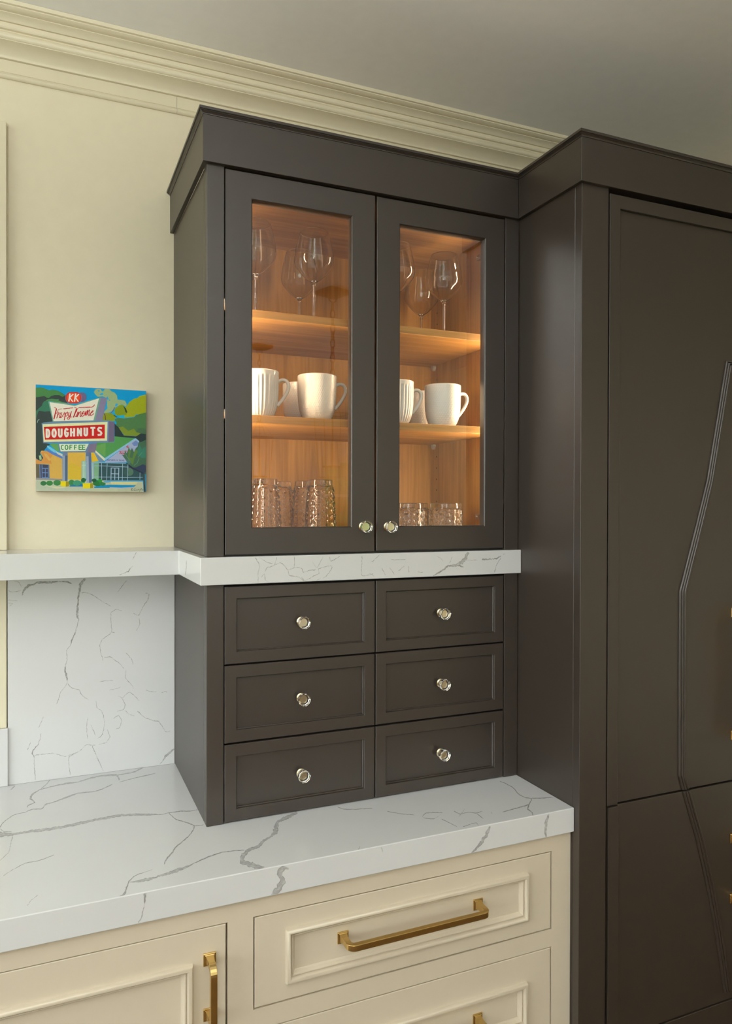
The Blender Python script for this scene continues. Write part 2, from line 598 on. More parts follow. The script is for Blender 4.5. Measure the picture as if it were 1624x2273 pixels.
# veins: polylines of [left u, left v, right u, right v] in millimetres on each stone face
# picture: painted shapes and brush strokes on the panel, in thousandths of its width and height
VEINS = {"back":[[[-220.0,1410.8,-223.3,1413.9],[-231.6,1395.4,-236.8,1398.0],[-233.0,1379.6,-236.7,1380.3],[-237.4,1363.1,-240.5,1363.7],[-237.1,1354.8,-238.9,1355.0],[-238.0,1343.0,-241.8,1343.6],[-238.3,1326.5,-242.7,1326.6],[-238.1,1313.3,-241.1,1312.8],[-236.9,1309.5,-237.9,1309.7],[-241.7,1289.6,-242.6,1289.9],[-245.9,1272.9,-247.7,1273.7],[-251.9,1259.8,-254.2,1260.9],[-255.7,1246.9,-256.6,1247.4],[-263.5,1235.8,-264.3,1236.3],[-264.9,1229.4,-266.1,1229.5],[-264.1,1210.9,-265.0,1211.1],[-267.2,1196.1,-268.7,1196.5],[-268.2,1184.8,-270.9,1184.7],[-263.6,1169.7,-267.5,1169.0],[-263.4,1157.5,-264.6,1157.5],[-264.2,1152.5,-265.1,1152.7]],[[-264.2,1152.3,-265.0,1152.8],[-269.2,1142.7,-270.0,1143.3],[-279.0,1130.3,-279.9,1130.9],[-283.6,1112.5,-284.5,1113.0],[-288.6,1102.0,-289.4,1102.5]],[[-263.6,1152.8,-264.4,1152.3],[-257.5,1142.3,-258.1,1141.5],[-246.8,1135.6,-247.1,1134.7],[-235.7,1131.8,-236.3,1131.1],[-230.9,1121.2,-231.7,1120.6],[-221.6,1110.9,-222.2,1110.1],[-213.7,1105.4,-214.2,1104.6]],[[-367.1,1376.1,-366.2,1375.7],[-363.7,1389.9,-360.7,1387.6],[-353.0,1402.1,-350.6,1397.5],[-340.4,1404.1,-339.3,1401.0],[-334.2,1407.5,-333.5,1405.7],[-330.9,1408.8,-330.8,1404.2],[-317.3,1408.9,-317.3,1404.3],[-300.7,1407.3,-300.5,1403.3],[-283.8,1407.2,-283.8,1406.2],[-268.3,1407.2,-268.5,1404.9],[-258.7,1405.1,-259.6,1402.3],[-252.7,1400.6,-253.1,1399.7]],[[-397.3,1390.7,-397.7,1389.8],[-387.3,1385.6,-387.3,1384.3],[-368.2,1389.5,-368.0,1388.5]],[[-397.5,1366.4,-397.5,1365.5],[-377.0,1364.6,-377.0,1363.3]],[[-384.2,1412.3,-384.4,1411.3],[-373.7,1409.2,-374.3,1408.4],[-367.7,1397.4,-368.5,1396.9]],[[-394.9,1351.6,-394.3,1350.8],[-387.7,1357.2,-386.9,1357.5],[-397.6,1359.0,-397.5,1360.0]],[[-231.1,1376.9,-231.1,1375.9],[-218.4,1377.0,-218.7,1376.1],[-196.1,1365.3,-196.6,1364.2],[-183.3,1354.4,-183.9,1353.6],[-160.9,1339.7,-161.4,1338.8]],[[-75.5,1369.4,-75.8,1368.4],[-64.9,1365.8,-66.2,1365.5],[-70.0,1348.2,-71.2,1348.9],[-80.2,1334.8,-81.1,1335.4],[-92.0,1311.1,-92.6,1312.0],[-105.8,1318.0,-105.4,1318.9]],[[-121.6,1403.9,-122.4,1404.6],[-134.7,1385.6,-135.5,1386.2],[-144.5,1374.0,-145.3,1374.7]],[[-161.4,1322.0,-160.8,1321.1],[-148.3,1331.6,-148.1,1330.6],[-133.4,1326.3,-133.6,1325.3]],[[-160.6,1321.5,-161.6,1321.5],[-159.0,1291.4,-160.0,1291.4],[-158.1,1272.3,-159.0,1272.9],[-176.9,1258.1,-177.6,1258.9],[-183.2,1251.8,-184.1,1252.4],[-186.4,1242.1,-187.4,1242.2],[-184.8,1225.2,-185.8,1225.0],[-178.4,1200.9,-179.4,1200.7]],[[-158.5,1273.1,-158.6,1272.1],[-150.7,1271.6,-150.8,1270.5]],[[-177.3,1209.7,-177.2,1208.7],[-161.0,1209.4,-161.3,1208.4],[-147.9,1198.7,-148.5,1197.9],[-136.5,1189.2,-137.2,1188.5],[-128.9,1176.4,-129.7,1175.9]],[[-123.2,1172.2,-124.2,1172.4],[-124.3,1151.9,-125.2,1151.6],[-108.5,1131.6,-109.3,1131.0],[-105.2,1122.5,-106.1,1122.2]],[[-143.2,1107.6,-143.6,1106.7],[-133.2,1101.3,-134.0,1100.7],[-124.9,1083.0,-125.9,1082.9],[-130.0,1071.0,-130.6,1071.9],[-144.9,1067.3,-145.2,1068.4]],[[-133.9,1101.4,-133.3,1100.5],[-113.8,1115.0,-114.0,1114.0],[-90.4,1090.1,-91.0,1089.4]],[[-90.2,1304.5,-91.2,1304.5],[-89.2,1287.0,-90.2,1287.3],[-97.9,1271.8,-98.7,1272.4]],[[-123.3,1217.3,-124.1,1216.7],[-110.1,1200.7,-111.0,1200.2],[-105.1,1184.7,-106.1,1184.4]],[[-125.1,1067.8,-125.8,1067.1],[-116.9,1058.4,-117.4,1057.5],[-102.2,1051.6,-102.5,1050.7]],[[-95.3,1064.6,-96.1,1063.9],[-85.3,1053.2,-86.1,1052.4],[-75.4,1043.5,-75.9,1042.5],[-55.3,1035.1,-55.7,1033.8],[-41.7,1030.9,-42.2,1030.1],[-33.0,1017.5,-33.9,1017.0],[-23.0,1000.7,-23.4,999.8],[-11.3,1002.9,-11.1,1001.8]],[[-73.8,1116.4,-74.2,1115.4],[-62.2,1111.1,-62.3,1110.1],[-47.0,1109.3,-47.1,1108.2]],[[-35.3,1105.7,-35.0,1104.6],[-23.2,1108.2,-23.2,1106.8],[-19.5,1104.7,-20.1,1104.0]],[[-196.0,1100.5,-197.0,1100.5],[-194.5,1083.6,-195.4,1083.2],[-181.7,1072.0,-182.6,1071.6],[-175.3,1043.9,-176.2,1043.9],[-180.1,1013.5,-181.0,1014.0],[-191.5,1002.8,-192.1,1003.7]],[[-215.1,1060.1,-216.1,1060.4],[-218.3,1038.6,-219.2,1038.7],[-216.7,1006.3,-217.7,1006.4]],[[-208.8,1041.1,-209.7,1040.7],[-202.5,1026.8,-203.4,1026.5],[-197.7,1012.6,-198.6,1012.4]],[[-155.0,1050.5,-154.5,1049.6],[-141.6,1057.7,-141.9,1056.7],[-134.1,1042.7,-135.1,1042.7],[-138.1,1025.6,-138.9,1026.3],[-148.1,1022.5,-148.5,1023.5]],[[-168.9,1024.5,-169.8,1024.3],[-162.4,1004.8,-163.4,1004.9],[-170.7,991.7,-171.2,992.6],[-190.1,987.2,-190.4,988.3]],[[-187.0,1149.3,-186.9,1148.3],[-174.1,1149.9,-174.1,1148.8],[-154.7,1148.8,-154.7,1147.7]],[[-164.5,1125.1,-164.3,1124.0],[-145.1,1127.3,-144.9,1126.3],[-137.1,1131.0,-136.6,1130.0]],[[-323.7,1032.4,-324.9,1032.8],[-326.3,1017.9,-327.2,1018.2],[-330.7,1004.9,-331.9,1005.9],[-341.1,992.9,-342.6,994.2],[-343.6,985.7,-346.0,985.8],[-339.6,977.0,-341.1,976.9],[-338.9,953.7,-340.1,953.8],[-337.5,933.8,-339.0,933.9],[-336.7,918.8,-337.6,918.8]],[[-338.9,980.5,-338.8,979.5],[-317.8,981.1,-317.7,980.1],[-296.4,979.9,-296.5,979.0],[-268.8,968.7,-268.8,967.7],[-247.2,973.5,-246.9,972.5],[-234.8,978.6,-234.3,977.7],[-222.2,990.5,-221.7,989.6],[-214.1,991.3,-214.1,990.2],[-206.1,988.6,-206.2,987.5],[-198.2,988.3,-198.1,987.2]],[[-242.1,974.3,-242.6,975.3],[-259.1,965.9,-259.9,966.6],[-260.6,949.7,-261.5,949.8],[-256.6,919.7,-257.5,919.7]],[[-205.7,988.2,-206.6,987.9],[-199.2,972.2,-200.4,971.8],[-191.2,950.8,-192.4,950.4],[-183.3,932.7,-184.4,932.3],[-178.6,918.3,-179.5,918.1]],[[-0.5,951.3,-2.6,954.4],[-13.1,942.5,-16.2,946.7],[-23.3,933.9,-26.5,936.9],[-31.3,923.6,-32.2,924.4],[-38.2,917.5,-38.9,918.3]],[[-347.4,1013.8,-348.2,1014.3],[-354.8,995.0,-355.7,995.5]],[[-318.7,1073.1,-319.6,1073.6],[-329.3,1046.2,-330.2,1046.7]]],"ledge_left":[[[-114.3,1487.1,-115.1,1487.5],[-118.8,1477.7,-119.7,1478.1],[-123.4,1466.8,-124.2,1467.2]],[[-122.0,1453.9,-122.6,1454.6],[-130.7,1444.4,-132.0,1445.7],[-133.9,1439.6,-134.9,1441.2],[-143.3,1436.5,-143.6,1437.4],[-154.4,1432.8,-154.7,1433.7]]],"ledge_side":[[[-275.9,1471.0,-270.5,1470.7],[-271.5,1461.7,-266.1,1461.3],[-270.4,1453.9,-265.0,1453.6],[-260.4,1436.7,-254.9,1436.4]]],"ledge_front":[[[101.6,1485.6,100.8,1485.1],[108.5,1475.5,107.4,1475.0],[111.8,1466.2,110.3,1466.2],[109.4,1457.2,108.4,1457.4],[108.4,1446.8,107.5,1446.8],[109.1,1431.8,108.2,1431.8]],[[123.0,1454.0,123.8,1453.6],[127.7,1463.1,128.3,1462.3],[143.2,1467.1,143.9,1466.4],[149.3,1484.9,150.2,1484.6]],[[143.3,1467.1,143.7,1466.3],[157.6,1473.4,157.6,1472.6],[167.4,1466.4,166.7,1465.7],[175.1,1456.5,174.9,1455.6],[190.8,1461.2,191.0,1460.3],[207.2,1459.7,206.7,1459.0],[210.3,1449.9,210.0,1449.0],[224.6,1454.0,224.8,1453.1],[240.9,1455.0,241.0,1454.1]],[[175.4,1456.2,174.5,1456.0],[178.4,1444.7,177.9,1444.0],[197.5,1441.1,197.2,1440.2],[213.4,1431.3,213.4,1430.4],[234.3,1441.3,234.7,1440.5],[247.2,1446.9,248.0,1446.3],[245.6,1456.4,246.2,1455.6],[275.6,1463.3,275.7,1462.4],[279.4,1457.9,278.5,1458.2],[267.7,1442.5,267.0,1443.1],[257.8,1434.4,257.1,1435.1]],[[189.7,1485.3,188.8,1485.2],[191.4,1471.4,190.4,1471.5],[189.8,1462.2,188.8,1462.4]],[[231.5,1473.7,230.8,1473.1],[242.4,1459.6,242.8,1458.7],[256.9,1483.8,257.8,1483.3]],[[272.7,1483.3,271.8,1483.1],[275.6,1472.6,275.6,1471.7],[297.0,1483.9,297.5,1483.1]],[[115.3,1442.3,116.0,1441.8],[122.2,1449.8,121.5,1448.9],[125.5,1436.0,124.4,1435.4],[132.9,1432.8,132.5,1432.0]],[[111.3,1486.0,110.8,1485.3],[126.6,1475.2,126.2,1474.4],[140.5,1471.8,140.3,1470.9]],[[213.1,1430.6,213.8,1431.2],[205.0,1439.5,205.7,1440.0]],[[240.8,1429.6,241.3,1428.8],[250.6,1436.0,251.1,1435.3]],[[352.2,1482.8,351.2,1482.8],[350.9,1454.2,349.9,1454.3],[351.1,1438.6,349.8,1438.2],[358.7,1437.0,358.8,1436.1],[379.4,1441.7,379.7,1440.8]],[[533.8,1430.0,534.4,1429.2],[546.9,1437.7,548.6,1435.2],[564.9,1446.8,567.0,1444.1],[576.2,1454.8,577.5,1451.4],[598.2,1456.6,599.7,1451.5],[611.0,1463.2,616.5,1457.0],[621.7,1472.9,628.1,1469.3],[629.6,1486.7,635.1,1484.4]],[[599.1,1455.0,598.8,1453.1],[614.2,1452.6,613.4,1450.1],[620.5,1448.5,619.8,1447.4]],[[625.0,1466.9,624.9,1465.6],[640.0,1465.5,639.9,1464.3],[658.9,1464.9,658.9,1463.9]],[[671.1,1466.7,671.1,1465.4],[674.1,1467.8,674.1,1464.1],[685.5,1467.0,685.7,1464.3],[701.0,1467.2,701.1,1465.9],[712.2,1468.3,713.1,1466.1],[725.8,1474.3,726.8,1472.8]],[[726.8,1468.3,725.8,1468.8],[713.3,1450.5,712.2,1451.0],[711.6,1440.7,710.1,1441.1],[707.5,1432.5,706.4,1432.9]],[[735.4,1479.6,733.6,1478.4],[737.0,1477.9,735.2,1476.7]],[[544.3,1478.4,543.8,1477.5],[555.2,1473.3,554.6,1472.6],[562.6,1465.0,561.8,1464.4]],[[588.3,1475.1,587.3,1475.5],[581.0,1459.2,580.0,1459.6]],[[367.3,1443.0,367.1,1442.1],[375.8,1440.5,375.3,1439.7],[382.6,1434.7,381.9,1434.0]],[[373.6,1468.8,374.0,1467.9],[380.2,1471.6,380.8,1470.9],[395.2,1485.0,396.0,1484.3]],[[424.6,1473.6,424.5,1472.7],[438.3,1471.7,438.3,1470.8],[462.5,1472.6,462.5,1471.7]],[[421.6,1454.9,420.7,1454.4],[430.2,1442.2,429.3,1441.7],[433.6,1437.4,432.8,1436.9]],[[443.2,1445.0,443.9,1444.3],[458.7,1457.0,459.4,1456.3]],[[494.2,1441.9,494.1,1440.9],[508.4,1440.5,508.3,1439.5]],[[401.2,1453.9,400.3,1453.5],[411.4,1436.6,410.5,1436.2]],[[470.0,1456.3,469.0,1456.3],[471.8,1440.6,470.8,1440.6]]],"top":[[[-416.2,-286.5,-412.6,-312.7],[-401.5,-284.6,-398.9,-309.0],[-386.2,-292.0,-384.9,-308.2],[-367.6,-298.3,-366.8,-307.5],[-345.6,-296.6,-344.8,-307.9],[-315.7,-298.1,-315.0,-311.5],[-281.5,-300.2,-281.0,-311.6],[-250.7,-294.4,-250.1,-308.0],[-222.8,-290.0,-222.5,-299.6],[-194.6,-286.6,-194.7,-298.5],[-162.0,-285.9,-162.5,-297.9],[-129.7,-294.5,-130.8,-305.2],[-98.2,-309.5,-99.2,-317.0],[-78.8,-320.5,-79.1,-322.7],[-61.7,-317.4,-61.9,-320.1],[-36.3,-318.4,-36.8,-322.2],[-18.4,-326.3,-18.8,-329.5],[1.1,-325.8,0.8,-328.1]],[[-61.6,-320.0,-62.6,-321.7],[-52.8,-358.6,-54.0,-361.4],[-34.3,-383.8,-35.2,-386.4],[-21.3,-407.3,-23.4,-409.2],[-30.8,-436.3,-31.7,-434.2],[-45.1,-460.3,-45.6,-457.6],[-73.9,-495.7,-74.7,-492.1],[-84.7,-518.1,-85.9,-514.4],[-99.3,-542.2,-100.6,-538.8],[-105.8,-559.5,-106.6,-558.2]],[[-22.6,-409.2,-22.8,-411.2],[-2.2,-410.5,-2.5,-412.5]],[[-402.9,-256.4,-401.5,-259.1],[-398.3,-232.4,-397.5,-234.6],[-378.7,-197.0,-378.2,-199.3],[-355.4,-189.9,-355.1,-192.3],[-341.8,-177.9,-341.5,-181.4],[-322.0,-183.5,-321.4,-188.1],[-314.3,-158.7,-313.1,-165.4],[-299.5,-154.3,-299.2,-157.9],[-270.4,-133.4,-269.6,-141.9],[-244.1,-117.5,-243.9,-123.9],[-205.2,-121.8,-205.2,-126.3],[-182.5,-107.3,-182.2,-112.4],[-163.2,-88.9,-162.9,-92.8]],[[-352.5,-165.1,-351.3,-166.9],[-350.7,-150.4,-349.7,-154.7],[-337.9,-138.9,-336.3,-141.3],[-347.7,-113.0,-343.8,-110.8],[-344.3,-84.0,-342.2,-91.4],[-327.0,-60.2,-326.5,-64.1],[-294.5,-47.0,-294.2,-51.1],[-270.3,-38.0,-270.0,-47.7],[-241.4,-41.8,-241.2,-46.0],[-209.0,-22.1,-208.8,-30.6],[-180.9,-17.8,-181.2,-26.4],[-148.2,-26.6,-150.3,-38.5],[-144.1,-68.7,-146.7,-71.9]],[[-149.2,-30.1,-149.3,-35.1],[-106.0,-21.9,-106.1,-29.1],[-76.2,7.7,-76.0,2.0]],[[-327.0,-61.0,-326.4,-63.4],[-312.1,-26.6,-311.4,-29.4],[-304.1,0.5,-303.4,-1.7]],[[-146.6,-82.5,-146.6,-85.3],[-110.7,-69.0,-110.8,-72.4],[-84.1,-61.7,-84.3,-67.3],[-56.9,-55.3,-57.1,-58.2]],[[-392.2,0.5,-392.4,-2.2],[-382.5,-11.8,-384.2,-11.1],[-390.5,-36.2,-391.3,-33.9]],[[-375.4,-314.6,-376.5,-313.5],[-377.6,-351.7,-378.4,-350.9],[-379.7,-387.5,-380.3,-386.2],[-393.4,-420.9,-394.0,-419.4]],[[-385.5,-487.9,-385.1,-489.4],[-371.7,-470.0,-371.3,-471.6],[-349.0,-449.2,-348.7,-451.0],[-325.3,-448.3,-325.1,-450.1],[-297.7,-434.2,-297.4,-436.0]],[[-342.0,-616.8,-341.5,-617.9],[-336.3,-600.2,-335.8,-601.4],[-325.6,-585.2,-325.2,-586.5]],[[-401.7,-261.9,-402.2,-264.1],[-393.6,-280.3,-393.7,-283.2],[-378.8,-287.0,-378.7,-289.1]],[[-195.0,-647.1,-194.4,-649.7],[-186.9,-637.9,-184.9,-642.4],[-179.2,-613.4,-177.8,-615.3],[-173.9,-596.7,-173.2,-598.7],[-160.0,-579.5,-159.8,-581.3],[-129.0,-568.9,-129.0,-570.5]],[[-173.8,-599.9,-174.1,-602.8],[-165.7,-602.9,-165.9,-606.6],[-158.9,-600.2,-159.1,-607.6],[-141.9,-599.8,-142.2,-610.2],[-128.1,-601.0,-128.0,-605.5],[-120.5,-595.7,-120.5,-601.7],[-102.7,-591.9,-102.8,-601.7],[-83.8,-583.5,-83.8,-594.2],[-68.8,-582.0,-68.8,-588.9],[-52.6,-574.6,-52.5,-576.9],[-32.0,-563.0,-32.0,-567.0],[-11.4,-554.4,-11.6,-558.4],[8.9,-550.0,8.4,-553.3],[31.3,-554.1,30.6,-557.4],[49.7,-558.7,49.2,-561.2]],[[200.9,-431.5,202.0,-421.8],[178.5,-447.4,180.1,-432.2],[147.0,-464.1,147.2,-453.6],[143.8,-475.6,138.2,-468.8],[131.4,-509.1,126.6,-497.1],[114.1,-524.3,113.9,-518.9],[93.6,-541.5,93.1,-532.3],[78.6,-559.6,78.7,-548.5],[56.6,-568.3,56.4,-557.6],[42.0,-587.8,37.9,-577.3],[37.1,-600.3,28.0,-609.9],[48.4,-614.9,41.6,-631.0],[67.0,-642.5,62.5,-653.1]],[[294.8,-433.8,293.8,-435.6],[304.4,-451.3,303.1,-454.2],[328.3,-461.9,327.5,-464.0],[364.4,-472.3,363.3,-474.8]],[[388.4,-498.9,387.3,-500.8],[406.9,-520.4,405.9,-522.3],[435.0,-541.3,433.9,-543.2]],[[444.6,-559.0,444.5,-560.6],[463.4,-542.0,462.6,-544.1],[498.6,-554.9,497.2,-556.2],[463.9,-577.9,464.6,-576.0],[445.0,-563.4,446.1,-561.6]],[[526.8,-557.4,525.2,-559.3],[530.7,-576.0,529.3,-578.2],[553.9,-574.7,552.8,-576.6],[567.2,-585.7,565.9,-588.0],[584.6,-582.0,583.7,-583.9]],[[521.2,-587.1,521.2,-588.6],[536.7,-573.5,536.7,-574.9],[554.7,-555.9,554.7,-557.3]],[[525.9,-628.8,525.0,-630.6],[540.2,-629.6,539.0,-631.2],[536.3,-644.2,535.1,-644.9]],[[480.5,-582.8,479.2,-584.3],[487.6,-612.7,486.4,-614.2],[491.8,-630.3,490.6,-631.7]],[[503.0,-634.9,502.3,-636.7],[524.3,-631.4,523.6,-633.1]],[[566.1,-588.0,564.7,-589.3],[565.6,-616.8,564.2,-618.0]],[[623.8,-604.1,622.7,-606.3],[644.1,-600.6,642.5,-603.8],[679.3,-595.0,677.1,-599.2],[703.6,-590.0,702.3,-594.2],[727.9,-567.3,731.0,-565.8],[716.9,-557.0,719.6,-554.1],[715.8,-530.8,718.7,-528.5],[726.4,-495.5,728.9,-493.5],[725.5,-468.1,728.0,-465.5],[721.3,-444.9,723.1,-442.9]],[[703.6,-593.0,702.3,-591.2],[686.5,-613.5,682.9,-614.4],[684.5,-629.8,682.0,-631.3],[675.8,-647.0,673.7,-647.6]],[[732.1,-563.0,729.6,-566.3],[755.1,-572.7,752.7,-576.1],[784.3,-578.1,782.6,-580.5]],[[601.1,-593.0,599.8,-593.5],[595.8,-606.6,594.5,-607.2]],[[255.6,-646.9,255.9,-648.0],[266.4,-633.2,266.7,-634.3]]],"edge":[[[111.8,906.9,101.3,916.4],[99.5,897.3,90.5,900.7],[106.5,881.0,95.1,885.1],[93.5,863.4,85.2,870.3],[86.0,854.5,77.5,862.4]],[[-149.4,911.9,-153.0,912.9],[-150.9,898.4,-153.5,899.2],[-153.3,888.6,-154.4,889.1],[-156.6,872.0,-157.7,872.6],[-162.6,861.2,-163.6,862.0]],[[564.3,909.2,561.1,910.8],[558.5,893.4,552.5,897.2],[543.7,876.9,538.2,881.3],[530.6,867.2,527.3,870.3],[515.8,856.9,513.4,859.3]],[[717.7,910.3,714.2,911.8],[711.8,891.7,705.6,893.7],[710.4,872.9,705.1,873.8],[709.9,858.7,707.8,859.0]],[[306.8,911.0,305.8,910.9],[309.9,900.6,308.8,900.6]]]}
